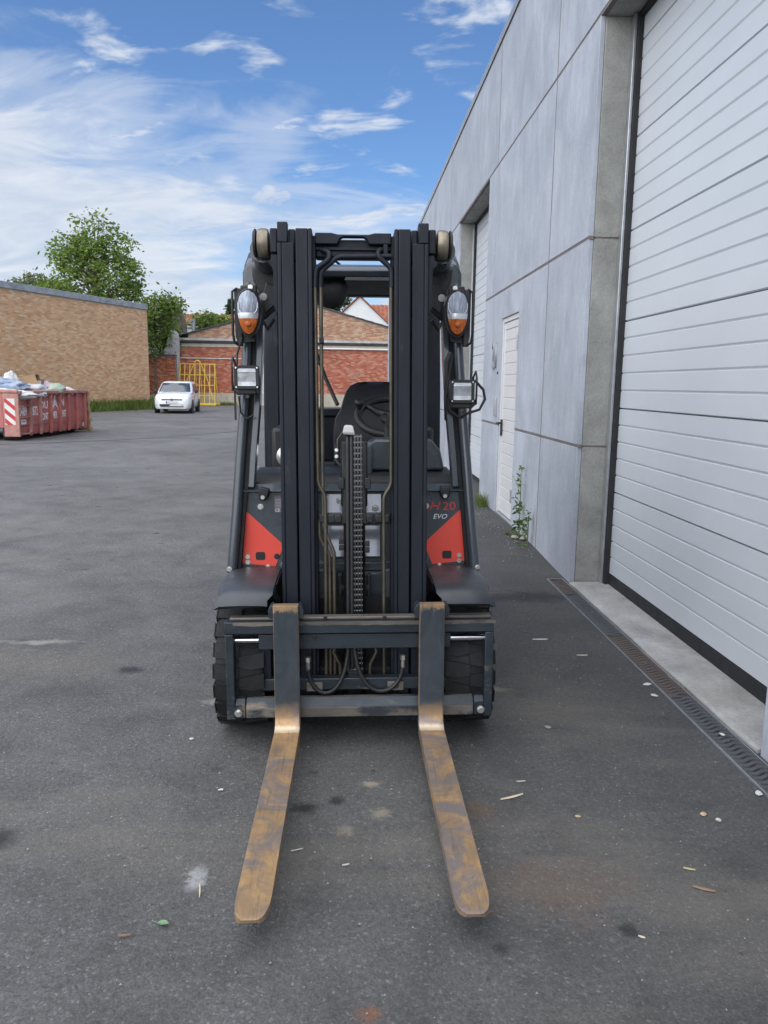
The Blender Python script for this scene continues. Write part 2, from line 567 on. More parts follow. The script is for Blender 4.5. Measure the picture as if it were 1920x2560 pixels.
M['void'] = pm('drain_shadow', (0.012, 0.012, 0.012), 0.95, var=0.2)
M['roof'] = pm('roof_membrane', (0.10, 0.10, 0.105), 0.9)
M['plate_white'] = pm('white_sign', (0.75, 0.75, 0.74), 0.5, var=0.03)


# ------------------------------------------------------------------ ground
def gz(x, y):
    t = max(0.0, min(1.0, (y - 5.5) / 1.6))
    return -0.045 * (1 - t * t * (3 - 2 * t))


def ground():
    xs = [-600, -300, -150, -80, -50, -30, -22, -16, -12, -9, -7, -5.5, -4, -3] + [-2.5 + 0.25 * i for i in range(18)] + [2.5, 4, 8, 16, 40, 100, 300, 600]
    ys = [-400, -100, -30, -10, -4, -1] + [0.25 * i for i in range(0, 37)] + [10, 11, 12, 14, 17, 20, 24, 28, 33, 38, 44, 50, 60, 80, 120, 200, 400, 900]
    mb = MB()
    for y in ys:
        for x in xs:
            und = 0.004 * mnoise.noise(Vector((x * 0.6, y * 0.6, 3.3))) if -3 < x < 2 and 0 < y < 10 else 0
            mb.v.append((x, y, gz(x, y) + und))
    nx = len(xs)
    for j in range(len(ys) - 1):
        for i in range(nx - 1):
            # the drain channel is let into the ground
            mb.f.append((j * nx + i, j * nx + i + 1, (j + 1) * nx + i + 1, (j + 1) * nx + i))
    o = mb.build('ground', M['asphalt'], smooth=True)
    tag(o, kind='structure')
    return o


ground()

# repair seam across the yard, a thin poured joint that shows as a darker line
M['tar'] = pm('poured_tar', (0.03, 0.03, 0.032), 0.6, var=0.3, scale=8)
seam = MB()
pts = [(-14.0, 14.2), (-9.5, 16.2), (-6.9, 17.9), (-5.0, 19.8), (-3.2, 23.2), (-1.6, 27.5)]
for (a, b) in zip(pts[:-1], pts[1:]):
    d = Vector((b[0] - a[0], b[1] - a[1], 0)).normalized()
    nrm = Vector((-d.y, d.x, 0)) * 0.035
    A, B = Vector((*a, 0.004)), Vector((*b, 0.004))
    seam.add([A - nrm, B - nrm, B + nrm, A + nrm], [(0, 1, 2, 3)])
tag(seam.build('ground_seam', M['tar']), kind='structure')

# ------------------------------------------------------------------ warehouse on the right
WX = 1.683                                   # plane of the facade
ROWS = [(-0.12, 0.985), (1.007, 2.459), (2.481, 3.909), (3.931, 5.27)]
TOPJ = [-11.2, -6.88, -4.35, -0.08, 2.44, 6.72, 9.26, 13.54, 16.07, 20.35, 22.88, 27.16, 29.70, 34.60]
BAYS = [(-4.05, -1.32), (2.87, 5.60), (9.79, 12.40), (16.72, 19.40), (23.60, 26.30), (30.50, 33.20)]
wh = thing('warehouse', 'long grey concrete panel warehouse with tall white roller doors on the right', 'warehouse', (WX, 9.0, 0))


def wl(x, y, z):                             # world -> warehouse local
    return (x - WX, y - 9.0, z)


def wbox(mb, x0, x1, y0, y1, z0, z1):
    return mb.box(x0 - WX, x1 - WX, y0 - 9.0, y1 - 9.0, z0, z1)


core = MB()
wbox(core, WX + 0.036, 16.0, -11.2, 34.6, 3.915, 5.22)
prev = -11.2
for (a, b) in BAYS + [(34.6, 34.6)]:
    wbox(core, WX + 0.29, 16.0, prev, a, -0.12, 3.90)
    prev = b
wbox(core, 2.4, 15.9, -11.0, 34.5, -0.1, 3.95)
core.build('building_core', M['reveal'], wh)
rf = MB()
wbox(rf, WX + 0.1, 16.0, -11.2, 34.6, 5.221, 5.24)
rf.build('roof', M['roof'], wh)
cp = MB()
wbox(cp, WX - 0.018, WX + 0.16, -11.22, 34.63, 5.282, 5.318)
wbox(cp, WX - 0.018, WX - 0.008, -11.22, 34.63, 5.235, 5.2815)
cp.build('roof_trim', M['alu'], wh, bevel=0.004)


def panel(y0, y1, z0, z1):
    g = 0.011
    mb = MB()
    wbox(mb, WX, WX + 0.034, y0 + g, y1 - g, z0, z1)
    mb.build('wall_panel', M['panel'], wh, bevel=0.0025)


for a, b in zip(TOPJ[:-1], TOPJ[1:]):
    panel(a, b, *ROWS[3])
PIERS = list(zip([-11.2] + [b for a, b in BAYS], [a for a, b in BAYS] + [34.6]))
SD = (7.82, 8.70, 2.165)                      # side door y0, y1, top
for (a, b) in PIERS:
    split = {5.60: 6.72, 12.40: 13.54, 19.40: 20.35, 26.30: 27.16}.get(a)
    for ri in range(3):
        z0, z1 = ROWS[ri]
        if a == 5.60:
            panel(a, 6.72, z0, z1)
            if ri < 2:
                if ri == 0:
                    panel(6.72, SD[0] + 0.007, z0, z1)
                    panel(SD[1] - 0.007, b, z0, z1)
                else:                          # one panel, notched round the door
                    g = 0.008
                    pts = [(6.72 + g, z0), (SD[0], z0), (SD[0], SD[2]), (SD[1], SD[2]), (SD[1], z0), (b - g, z0), (b - g, z1), (6.72 + g, z1)]
                    MB().prism([(p[0] - 9.0, p[1]) for p in pts], 'x', 0, 0.034).build('wall_panel', M['panel'], wh, bevel=0.006)
            else:
                panel(6.72, 9.26, z0, z1)
                panel(9.26, b, z0, z1)
        else:
            cuts = [a] + ([split] if split else []) + [b]
            for p, q in zip(cuts[:-1], cuts[1:]):
                panel(p, q, z0, z1)
# sealant in the joints, set back behind the panel faces
sl = MB()
for z in (0.996, 2.470):
    for (a, b) in PIERS:
        if a == 5.60 and z < 2:
            wbox(sl, WX + 0.0035, WX + 0.0335, a, SD[0], z - 0.0115, z + 0.0115)
            wbox(sl, WX + 0.0035, WX + 0.0335, SD[1], b, z - 0.0115, z + 0.0115)
        else:
            wbox(sl, WX + 0.0035, WX + 0.0335, a, b, z - 0.0115, z + 0.0115)
wbox(sl, WX + 0.0035, WX + 0.0335, -11.2, 34.6, 3.9085, 3.9315)
for y in TOPJ[1:-1]:
    wbox(sl, WX + 0.0008, WX + 0.0333, y - 0.0115, y + 0.0115, 3.93, 5.26)
for y in (6.72, 13.54, 20.35, 27.16):
    wbox(sl, WX + 0.0008, WX + 0.0331, y - 0.0115, y + 0.0115, -0.1, 3.91)
sl.build('joint_sealant', M['sealant'], wh)
# raw concrete reveals and lintels of the door bays, with chipped joints
for (a, b) in BAYS:
    for z0, z1 in ((-0.12, 0.990), (1.000, 2.464), (2.474, 3.905)):
        for ys, sg in ((a, -1), (b, 1)):
            mb = MB()
            nz = 6
            secs = []
            for k in range(nz + 1):
                z = z0 + (z1 - z0) * k / nz
                e = 0.004 * mnoise.noise(Vector((ys, z * 3, 1.0))) - (0.006 if k in (0, nz) else 0)
                e2 = -0.012 * random.random() if k == nz else 0
                y_in = ys - sg * (0.0 + min(0, e))
                secs.append([(WX + 0.036, y_in - 0, z), (WX + 0.30, y_in, z + e2 * 0.5), (WX + 0.30, ys + sg * 0.25, z), (WX + 0.036, ys + sg * 0.25, z)])
            mb.loft([[(p[0] - WX, p[1] - 9.0, p[2]) for p in s] for s in secs])
            mb.build('door_reveal', M['reveal'], wh, bevel=0.004)
    jm = MB()
    for zj in (0.995, 2.469):
        wbox(jm, WX + 0.045, WX + 0.295, a - 0.2, a - 0.009, zj - 0.0045, zj + 0.0045)
        wbox(jm, WX + 0.045, WX + 0.295, b + 0.009, b + 0.2, zj - 0.0045, zj + 0.0045)
    jm.build('joint_mortar', M['sealant'], wh)
    mb = MB()
    wbox(mb, WX + 0.036, WX + 0.30, a - 0.2, b + 0.2, 3.906, 3.914)
    mb.build('lintel', M['reveal'], wh)


def section_profile(h, n, d=0.007):
    """front profile of one door section with n shallow ribs, (depth,z)"""
    pts = []
    p = h / n
    for k in range(n):
        z = k * p
        g = 0.013 if k else 0.006
        pts += [(d if k else 0.012, z), (0.0, z + g), (0.0, z + p - 0.004)]
        pts += [(d if k < n - 1 else 0.012, z + p - (0.0015 if k < n - 1 else 0.001))]
    return pts


def sectional_door(y0, y1, xf, ztop, name='sectional_door'):
    d = bpy.data.objects.new(name, None)
    C.objects.link(d)
    d.parent = wh
    d.location = wl(xf, (y0 + y1) / 2, 0)
    w = (y1 - y0) / 2
    h = 0.612
    z = 0.055
    me_cache = {}
    while z < ztop - 0.05:
        hh = min(h, ztop - z)
        n = max(1, round(hh / 0.1224))
        key = round(hh, 3)
        if key not in me_cache:
            pr = section_profile(hh - 0.004, n)
            pr = pr + [(0.045, hh - 0.004), (0.045, 0)]
            mb = MB().prism([(q[0], q[1]) for q in pr], 'y', -w, w)
            me_cache[key] = mb.mesh('door_section', M['door'])
        o = place('door_section', me_cache[key], d, (0, 0, z + 0.002))
        z += hh
    MB().box(0.0, 0.05, -w, w, -0.035, 0.054).build('bottom_seal', M['rubber_seal'], d, bevel=0.006)
    for sg in (-1, 1):
        MB().box(-0.055, -0.035, sg * (w + 0.02) - 0.03, sg * (w + 0.02) + 0.03, -0.03, ztop).build('guide_rail', M['galv'], d, bevel=0.003)
        MB().box(-0.034, 0.05, sg * (w - 0.005) - 0.035, sg * (w - 0.005) + 0.035, -0.03, ztop).build('side_seal', M['rubber_seal'], d)
    MB().box(-0.03, 0.05, -w, w, ztop - 0.03, ztop + 0.02).build('top_seal', M['rubber_seal'], d)
    return d


for (a, b) in BAYS:
    sectional_door(a + 0.05, b - 0.05, WX + 0.265, 3.90)

# side door with its frame, lever and hinges
sd = bpy.data.objects.new('side_door', None)
C.objects.link(sd)
sd.parent = wh
sd.location = wl(WX + 0.022, (SD[0] + SD[1]) / 2, 0)
w = (SD[1] - SD[0]) / 2
fr = MB()
for sg in (-1, 1):
    fr.box(-0.004, 0.05, sg * (w - 0.02) - 0.018, sg * (w - 0.02) + 0.018, -0.02, SD[2] - 0.003)
fr.box(-0.004, 0.05, -w + 0.039, w - 0.039, SD[2] - 0.05, SD[2] - 0.003)
fr.build('door_frame', M['door2'], sd, bevel=0.003)
lw = w - 0.046
pr = section_profile(1.96, 16, 0.007)
MB().prism(pr + [(0.03, 1.96), (0.03, 0)], 'y', -lw + 0.06, lw - 0.06).build('door_leaf', M['door2'], sd, loc=(0.010, 0, 0.075))
ed = MB()
for sg in (-1, 1):
    ed.box(0.006, 0.04, sg * (lw - 0.03) - 0.029, sg * (lw - 0.03) + 0.029, 0.03, SD[2] - 0.056)
ed.box(0.0065, 0.04, -lw + 0.06, lw - 0.06, 2.036, SD[2] - 0.056)
ed.box(0.0065, 0.04, -lw + 0.06, lw - 0.06, 0.03, 0.074)
ed.build('leaf_edge', M['door2'], sd, bevel=0.003)
MB().box(-0.02, 0.04, -w + 0.04, w - 0.04, -0.02, 0.018).build('threshold_strip', M['alu'], sd, bevel=0.003)
hd = MB()
hd.box(-0.008, 0.006, lw - 0.075, lw - 0.025, 0.88, 1.06)
hd.ring([(-0.006, lw - 0.05, 1.02), (-0.055, lw - 0.05, 1.02), (-0.058, lw - 0.09, 1.02), (-0.055, lw - 0.17, 1.018)], 0.011, 8)
hd.build('door_handle', M['dark_metal'], sd, smooth=True)
for z in (0.22, 1.80):
    hg = MB().cyl((-0.016, -lw + 0.012, z), (-0.016, -lw + 0.012, z + 0.14), 0.011, 10)
    hg.box(-0.010, 0.004, -lw - 0.005, -lw + 0.085, z + 0.02, z + 0.05).box(-0.010, 0.004, -lw - 0.005, -lw + 0.085, z + 0.09, z + 0.12)
    hg.build('hinge', M['alu'], sd, smooth=True)
# house number and keypad on the wall left of the side door
TM = Matrix(((0, 0, -1, 0), (-1, 0, 0, 0), (0, 1, 0, 0), (0, 0, 0, 1)))   # text plane facing -X, reading towards -Y
num = text_part('house_number', '21', M['alu'], wh, Matrix.Translation(wl(WX - 0.012, 9.13, 1.63)) @ TM, size=0.44, ext=0.010, sx=0.62)
MB().box(-0.028, 0.002, -0.03, 0.03, 0, 0.20).build('key_box', M['alu'], wh, loc=wl(WX, 8.82, 1.09), bevel=0.006)
MB().box(-0.012, 0.002, -0.012, 0.012, 0, 0.03).build('bell_push', M['dark_metal'], wh, loc=wl(WX, 8.80, 1.56), bevel=0.003)

# ------------------------------------------------------------------ concrete apron and slotted drain
ap = MB()
nseg = 12
secs = []
for k in range(nseg + 1):
    y = 2.88 + (5.592 - 2.88) * k / nseg
    e = 0.012 * mnoise.noise(Vector((y * 4, 0.3, 0)))
    secs.append([(1.672 + e, y, -0.09), (1.674 + e, y, -0.034), (1.70, y, -0.028), (2.03, y, -0.024), (2.03, y, -0.09)])
ap.loft(secs)
tag(ap.build('door_apron', M['apron'], smooth=False), kind='structure')
dr = thing('drain_channel', 'long slotted iron drain set in the asphalt before the white roller door', 'drain', (1.60, 4.1, -0.045))
chn = MB()
chn.box(-0.062, -0.0575, -1.60, 1.62, -0.001, 0.0075).box(0.0575, 0.062, -1.60, 1.62, -0.001, 0.0075)
chn.box(-0.0575, 0.0575, 1.612, 1.62, -0.001, 0.0075).box(-0.0575, 0.0575, -1.60, -1.592, -0.001, 0.0075)
chn.build('edge_rail', M['galv'], dr)
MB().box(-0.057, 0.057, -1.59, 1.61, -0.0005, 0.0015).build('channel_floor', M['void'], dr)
bar = MB()
for k in range(6):
    xa, xb = -0.047 + 0.094 * k / 6, -0.047 + 0.094 * (k + 1) / 6
    f = lambda x: 0.30 * x + 0.0055 * math.sin(x * 85)
    bar.add([(xa, f(xa) - 0.0115, 0), (xb, f(xb) - 0.0115, 0), (xb, f(xb) + 0.0115, 0), (xa, f(xa) + 0.0115, 0),
             (xa, f(xa) - 0.0095, 0.0065), (xb, f(xb) - 0.0095, 0.0065), (xb, f(xb) + 0.0095, 0.0065), (xa, f(xa) + 0.0095, 0.0065)],
            [(4, 5, 6, 7), (0, 1, 5, 4), (2, 3, 7, 6)])
bar_me = bar.mesh('bar', M['castiron'])
bar_rust = bar_me.copy()
bar_rust.materials.clear()
bar_rust.materials.append(M['castrust'])
edges = [-1.590, -0.655, 0.265, 1.185, 1.610]
for gi, (a, b) in enumerate(zip(edges[:-1], edges[1:])):
    rusty = gi in (1, 3)
    gm = M['castrust'] if rusty else M['castiron']
    g = MB()
    g.box(-0.057, -0.047, a + 0.002, b - 0.002, 0.001, 0.0085).box(0.047, 0.057, a + 0.002, b - 0.002, 0.001, 0.0085)
    g.box(-0.047, 0.047, a + 0.002, a + 0.011, 0.001, 0.0085).box(-0.047, 0.047, b - 0.011, b - 0.002, 0.001, 0.0085)
    g.cyl((0, (a + b) / 2, 0.001), (0, (a + b) / 2, 0.0088), 0.014, 10)
    go = g.build('grate', gm, dr)
    y = a + 0.032
    while y < b - 0.028:
        o = place('bar', bar_rust if rusty else bar_me, go, (0, y, 0.0022))
        y += 0.0335

# ------------------------------------------------------------------ brick buildings at the back of the yard
M['mortar'] = pm('mortar', (0.55, 0.42, 0.28), 0.95, var=0.15, scale=2)
M['mortar2'] = pm('pale_mortar', (0.26, 0.22, 0.19), 0.95, var=0.3, scale=1.5)
M['brick_tan'] = brick_mat('tan_brick', [(0.66, 0.40, 0.22), (0.68, 0.43, 0.25), (0.64, 0.38, 0.21), (0.72, 0.48, 0.29), (0.60, 0.35, 0.19), (0.67, 0.41, 0.23), (0.74, 0.52, 0.33), (0.55, 0.31, 0.165)], 0.16)
M['brick_red'] = brick_mat('red_painted_brick', [(0.42, 0.12, 0.07), (0.48, 0.15, 0.085), (0.37, 0.10, 0.06), (0.54, 0.22, 0.13), (0.44, 0.135, 0.075), (0.33, 0.09, 0.055), (0.50, 0.26, 0.17)], 0.45, (0.40, 0.24, 0.17))
M['brick_brown'] = brick_mat('brown_brick', [(0.44, 0.27, 0.165), (0.38, 0.21, 0.13), (0.52, 0.36, 0.24), (0.35, 0.18, 0.115), (0.48, 0.29, 0.18)], 0.35)
M['render'] = rough_concrete('old_render', (0.36, 0.32, 0.25), (0.50, 0.46, 0.37), 0.2)
M['render_grey'] = rough_concrete('grey_render', (0.30, 0.29, 0.27), (0.52, 0.51, 0.49), 0.8)
M['whitewash'] = pm('flaking_whitewash', (0.60, 0.58, 0.53), 0.9, var=0.15, scale=2, spots=((0.30, 0.20, 0.14), 2.6, 0.60))
M['bitumen'] = pm('bitumen_flashing', (0.035, 0.033, 0.032), 0.8, var=0.4, scale=2, spots=((0.45, 0.45, 0.43), 1.9, 0.64))
M['pipe_white'] = pm('white_pipe', (0.62, 0.62, 0.60), 0.5, var=0.1)
M['tile_red'] = pm('clay_tile', (0.27, 0.10, 0.06), 0.85, var=0.35, scale=3, rand=0.25)
M['slate'] = pm('slate_edge', (0.09, 0.085, 0.085), 0.8, var=0.3)
M['house_white'] = pm('white_house_render', (0.66, 0.66, 0.64), 0.9, var=0.06, scale=1)
M['zinc'] = pm('zinc', (0.36, 0.38, 0.40), 0.5, 0.5)
M['wood_grey'] = pm('weathered_wood', (0.15, 0.125, 0.10), 0.9, var=0.4, scale=3, aniso=(1, 1, 6))
M['far_roof'] = pm('grey_far_wall', (0.40, 0.41, 0.43), 0.8)


def bricks(name, m, parent, length, top, L_=0.215, H_=0.066, j=0.012, z0=0.0, depth=0.03, hole=None, jit=0.006):
    """rows of real bricks on a wall whose face is the local XZ plane (front is -Y); joined, far too many to pick apart"""
    mb = MB()
    z, row = z0, 0
    while True:
        x = -random.uniform(0, 0.03) - (0.0 if row % 2 else (L_ + j) / 2)
        any_ = False
        while x < length:
            xa, xb = max(x, 0), min(x + L_, length)
            if xb - xa > 0.03:
                t = min(top(xa), top(xb)) if callable(top) else top
                if z + H_ <= t and not (hole and hole(xa, xb, z)):
                    any_ = True
                    f = -random.uniform(0.004, 0.004 + jit)
                    mb.add([(xa, f, z), (xb, f, z), (xb, f, z + H_), (xa, f, z + H_), (xa, depth, z), (xb, depth, z), (xb, depth, z + H_), (xa, depth, z + H_)],
                           [(0, 1, 2, 3), (3, 2, 6, 7), (4, 5, 1, 0), (0, 3, 7, 4), (1, 5, 6, 2)])
            x += L_ + j
        z += H_ + j
        row += 1
        if not any_ and z > z0 + 1:
            break
    o = mb.build(name, m, parent, recalc=False)
    o['kind'] = 'stuff'
    return o


# tan brick warehouse on the left
A, B = Vector((-17.2, 25.85, 0)), Vector((-10.62, 41.95, 0))
d = (B - A)
LW = d.length
ang = math.atan2(d.y, d.x)
bw = thing('brick_warehouse', 'tan brick building with grey concrete coping on the left side of the yard', 'building', A, ang)
HB = 5.10
MB().box(0, LW, 0.0, 9.0, -0.1, HB + 0.02).build('wall', M['mortar'], bw)
bricks('brick_face', M['brick_tan'], bw, LW, HB, z0=0.0)
# return wall at the far corner, its bricks facing the gap
rw = MB()
rb = bricks('brick_return', M['brick_tan'], bw, 8.9, HB, z0=0.0)
rb.location = (LW, 0, 0)
rb.rotation_euler = (0, 0, PI / 2)
x = LW
for ln in (1.72, 1.95, 2.1, 2.25, 2.3, 2.4, 2.4, 2.4):
    x0 = max(0, x - ln + 0.012)
    MB().box(x0, x, -0.07, 0.33, HB + 0.021, HB + 0.285).build('coping_stone', M['coping'], bw, bevel=0.012)
    x -= ln
    if x < 0:
        break

# old red brick building closing the yard
FY = 50.0
XL, XR = -10.95, 16.0
fb = thing('red_brick_shed', 'weathered red brick building with a low tan gable at the far end of the yard', 'building', (XL, FY, 0))
FL = XR - XL
EAVE = 3.62
apx = -2.75 - XL
MB().box(0, FL, 0.0, 8.0, -0.1, 4.05).build('wall', M['mortar2'], fb)
bricks('brick_face', M['brick_red'], fb, FL, EAVE, z0=0.78, L_=0.225, H_=0.07, j=0.013)


def gab(x):
    return 6.47 - abs(x - apx) * 0.268


gm = MB()
xs_l, xs_r = 0.75, FL
gm.prism([(xs_l, 4.052), (2 * apx - xs_l, 4.052), (2 * apx - xs_l, gab(2 * apx - xs_l) - 0.03), (apx, gab(apx) - 0.03), (xs_l, gab(xs_l) - 0.03)], 'y', 0.25, 0.6)
gm.build('gable_wall', M['mortar2'], fb)
gb = bricks('gable_bricks', M['brick_brown'], fb, 2 * (apx - 0.8), lambda x: gab(x + 0.8) - 0.05, z0=4.20, L_=0.225, H_=0.07, j=0.013)
gb.location = (0.8, 0.25, 0)
# roof verge of the gable: slate edge pieces stepping down both slopes
for sg in (-1, 1):
    n = 14
    for k in range(n):
        xa = apx + sg * (k * 0.60)
        xb = apx + sg * ((k + 1) * 0.60 + 0.06)
        za, zb = gab(xa), gab(xb)
        v = [(xa, 0.12, za + 0.03), (xb, 0.12, zb + 0.055), (xb, 0.12, zb), (xa, 0.12, za - 0.03)]
        mb = MB().add(v + [(p[0], 7.8, p[2]) for p in v], [(0, 1, 2, 3), (7, 6, 5, 4), (0, 4, 5, 1), (1, 5, 6, 2), (2, 6, 7, 3), (3, 7, 4, 0)])
        mb.build('roof_slate', M['slate'], fb)
st = MB().box(-0.02, FL, -0.05, 0.24, EAVE + 0.012, EAVE + 0.235)
st.build('concrete_band', M['render'], fb, bevel=0.01)
MB().box(-0.15, FL, -0.14, 0.25, EAVE + 0.24, EAVE + 0.40).build('bitumen_flashing', M['bitumen'], fb, bevel=0.02)
MB().box(-0.1, FL, -0.03, 0.26, EAVE + 0.41, 4.17).build('eaves_band', M['render_grey'], fb)
MB().cyl((5.0, -0.12, EAVE + 0.03), (FL - 0.4, -0.12, EAVE - 0.02), 0.05, 10).build('rain_pipe', M['pipe_white'], fb, smooth=True)
MB().box(-0.01, 5.3, -0.055, 0.01, 2.90, 2.955).build('string_course', M['whitewash'], fb)
MB().box(0.02, FL, -0.075, 0.05, -0.08, 0.77).build('plinth', M['render'], fb, bevel=0.015)
MB().box(5.18, 5.68, -0.10, 0.06, 0.78, EAVE).build('pilaster', M['whitewash'], fb, bevel=0.01)
MB().box(5.16, 5.70, -0.11, 0.06, -0.02, 0.775).build('pilaster_base', M['render_grey'], fb, bevel=0.01)

# lower garden wall left of the shed, and the rough rendered stub on top
gw = thing('garden_wall', 'low orange brick wall with flaking top left of the yellow rack', 'wall', (-13.45, 48.7, 0), R(2))
MB().box(0, 2.75, 0.02, 0.35, -0.1, 3.0).build('wall', M['mortar2'], gw)
M['brick_orange'] = brick_mat('orange_brick', [(0.42, 0.14, 0.065), (0.36, 0.11, 0.055), (0.50, 0.20, 0.10), (0.30, 0.085, 0.05), (0.46, 0.24, 0.15)], 0.3, (0.46, 0.30, 0.21))
bricks('brick_face', M['brick_orange'], gw, 2.75, 2.95, z0=0.62, L_=0.225, H_=0.07, j=0.013)
MB().box(0.8, 0.98, -0.10, 0.03, 0.6, 2.55).build('buttress', M['brick_red'], gw)
MB().box(0, 2.75, -0.05, 0.06, -0.05, 0.61).build('plinth', M['render'], gw, bevel=0.02)
MB().box(-0.05, 2.76, -0.03, 0.40, 3.001, 3.09).build('capping', M['slate'], gw, bevel=0.02)
stb = thing('rendered_stub', 'lumpy grey rendered chimney stub rising behind the low orange wall', 'wall', (-11.05, 49.6, 3.0))
secs = []
for k, (z, hw, dx) in enumerate([(-2.9, 0.52, 0), (0, 0.52, 0), (0.35, 0.50, 0.0), (0.8, 0.42, 0.06), (1.15, 0.38, 0.05), (1.35, 0.30, 0.10), (1.5, 0.24, 0.04), (1.58, 0.12, 0.06)]):
    s = []
    for i in range(12):
        a = 2 * PI * i / 12
        r = hw * (1 + 0.30 * mnoise.noise(Vector((math.cos(a) * 1.5, math.sin(a) * 1.5, z * 1.7))))
        s.append((dx + r * math.cos(a), 0.3 * math.sin(a) * r / 0.6 * 1.3, z))
    secs.append(s)
MB().loft(secs).build('stub_body', M['render_grey'], stb, smooth=True)
# weathered shed end and ivy post
pst = thing('old_timber_post', 'dark ivy grown timber post above the grey stub', 'post', (-10.85, 50.6, 3.9))
MB().box(-0.15, 0.15, -0.12, 0.12, -3.9, 2.35).build('post', M['wood_grey'], pst, bevel=0.02)
MB().prism([(-1.9, 1.0), (-0.16, 0.95), (-0.16, 2.2), (-1.6, 2.0)], 'y', 0.05, 0.25).build('roof_slope', M['slate'], pst)
MB().prism([(0.16, 0.7), (0.55, 0.2), (0.45, 1.3), (0.16, 2.1)], 'y', 0.05, 0.2).build('gable_board', M['wood_grey'], pst)
flu = thing('steel_flue', 'pale grey metal flue leaning above the left end of the brick shed roof', 'flue', (-9.9, 50.5, 4.2))
MB().cyl((-0.05, 0, -0.3), (0.03, 0, 1.05), 0.11, 12).box(-0.22, 0.10, -0.14, 0.14, 1.05, 1.14).build('flue_pipe', M['zinc'], flu, smooth=True)


# ------------------------------------------------------------------ houses behind
def tiled_roof(parent, p0, u, v, nu, nv, m, thick=0.05):
    """tile courses as real overlapping rows: each tile a shallow arched piece, shared mesh"""
    u, v = Vector(u), Vector(v)
    lu, lv = u.length / nu, v.length / nv
    ud, vd = u.normalized(), v.normalized()
    nn = ud.cross(vd).normalized()
    if nn.z < 0:
        nn = -nn
    mb = MB()
    for i in range(6):
        a, b = i / 6, (i + 1) / 6
        h = lambda s: 0.05 * math.sin(PI * min(1, s * 1.6)) if s < 0.625 else 0.05 * -0.35 * math.sin(PI * (s - 0.625) / 0.375)
        mb.add([ud * lu * a + nn * (h(a) + thick), ud * lu * b + nn * (h(b) + thick), ud * lu * b + nn * h(b) + vd * lv * 1.06, ud * lu * a + nn * h(a) + vd * lv * 1.06],
               [(0, 1, 2, 3)])
        mb.add([ud * lu * a + nn * (h(a) + thick), ud * lu * b + nn * (h(b) + thick), ud * lu * b + nn * h(b), ud * lu * a + nn * h(a)], [(0, 1, 2, 3)])
    me = mb.mesh('roof_tile', m)
    p0 = Vector(p0)
    for r in range(nv):
        for c in range(nu):
            place('roof_tile', me, parent, p0 + u * (c / nu) + v * (r / nv))


h1 = thing('tiled_house', 'long low house with faded red tile roof behind the shed', 'house', (-19.5, 76, 0))
MB().box(0, 14.0, 0, 7, 0, 6.9).build('wall', M['far_roof'], h1)
MB().box(-0.3, 14.4, -0.25, 0.1, 6.55, 6.75).build('gutter', M['zinc'], h1)
MB().prism([(-0.4, 6.8), (3.4, 8.02), (7.4, 6.8)], 'x', -0.2, 14.3).build('roof', M['slate'], h1)
tiled_roof(h1, (-0.25, -0.45, 6.82), (14.6, 0, 0), (0, 3.9, 1.27), 34, 7, M['tile_red'])
MB().box(3.9, 9.0, -0.06, 0.05, 4.2, 6.4).build('window_band', M['zinc'], h1)

h2 = thing('white_gable_house', 'white gabled house with red tile roof seen through the forklift mast', 'house', (-2.4, 82, 0))
MB().prism([(0, 0), (6.9, 0), (6.9, 7.2), (3.4, 10.35), (0, 7.2)], 'y', 0, 9).build('gable_wall', M['house_white'], h2)
for sg, x0 in ((-1, -0.25), (1, 7.1)):
    v = [(3.4, -0.2, 10.42), (x0, -0.2, 7.05), (x0, -0.2, 7.2), (3.4, -0.2, 10.58)]
    MB().add(v + [(p[0], 9.2, p[2]) for p in v], [(0, 1, 2, 3), (7, 6, 5, 4), (0, 4, 5, 1), (1, 5, 6, 2), (2, 6, 7, 3), (3, 7, 4, 0)]).build('roof_plane', M['tile_red'], h2)
h3 = thing('tiled_neighbour_house', 'red tiled roof of the house right behind the white gable', 'house', (1.4, 96, 0))
MB().box(0, 12, 0.2, 7, 0, 8.0).build('wall', M['house_white'], h3)
MB().prism([(-0.3, 7.9), (3.6, 11.3), (7.5, 7.9)], 'x', -0.2, 12.2).build('roof', M['slate'], h3)
tiled_roof(h3, (-0.2, -0.35, 7.95), (12.4, 0, 0), (0, 3.9, 3.4), 24, 12, M['tile_red'])
h4 = thing('distant_shed', 'low grey flat roofed shed behind the brick warehouse wall', 'shed', (-27.0, 57, 0))
MB().box(0, 11, 0, 6, 0, 6.85).build('wall', M['far_roof'], h4)
MB().box(-0.2, 11.2, -0.2, 6.2, 6.851, 7.0).build('roof', M['zinc'], h4)


# ------------------------------------------------------------------ trees and ground plants
def leaf_mat(name, a, b_, c3):
    m, t, b = new_mat(name)
    g = N(t, 'ShaderNodeNewGeometry')
    c = ramp(t, g.outputs['Random Per Island'], [(0, a), (0.5, b_), (1, c3)])
    big = noise(t, g.outputs['Position'], 0.9, 3, 0.6)
    c = mix(t, 1.0, c, ramp(t, big, [(0.3, 0.75), (0.7, 1.25)]), 'MULTIPLY')
    L(t, c, b.inputs['Base Color'])
    b.inputs['Roughness'].default_value = 0.55
    b.inputs['Specular IOR Level'].default_value = 0.3
    tr = N(t, 'ShaderNodeBsdfTranslucent')
    L(t, mix(t, 1.0, c, (1.3, 1.5, 0.6), 'MULTIPLY'), tr.inputs[0])
    ms = N(t, 'ShaderNodeMixShader')
    ms.inputs[0].default_value = 0.35
    L(t, b.outputs[0], ms.inputs[1])
    L(t, tr.outputs[0], ms.inputs[2])
    out = [n for n in t.nodes if n.type == 'OUTPUT_MATERIAL'][0]
    L(t, ms.outputs[0], out.inputs[0])
    return m


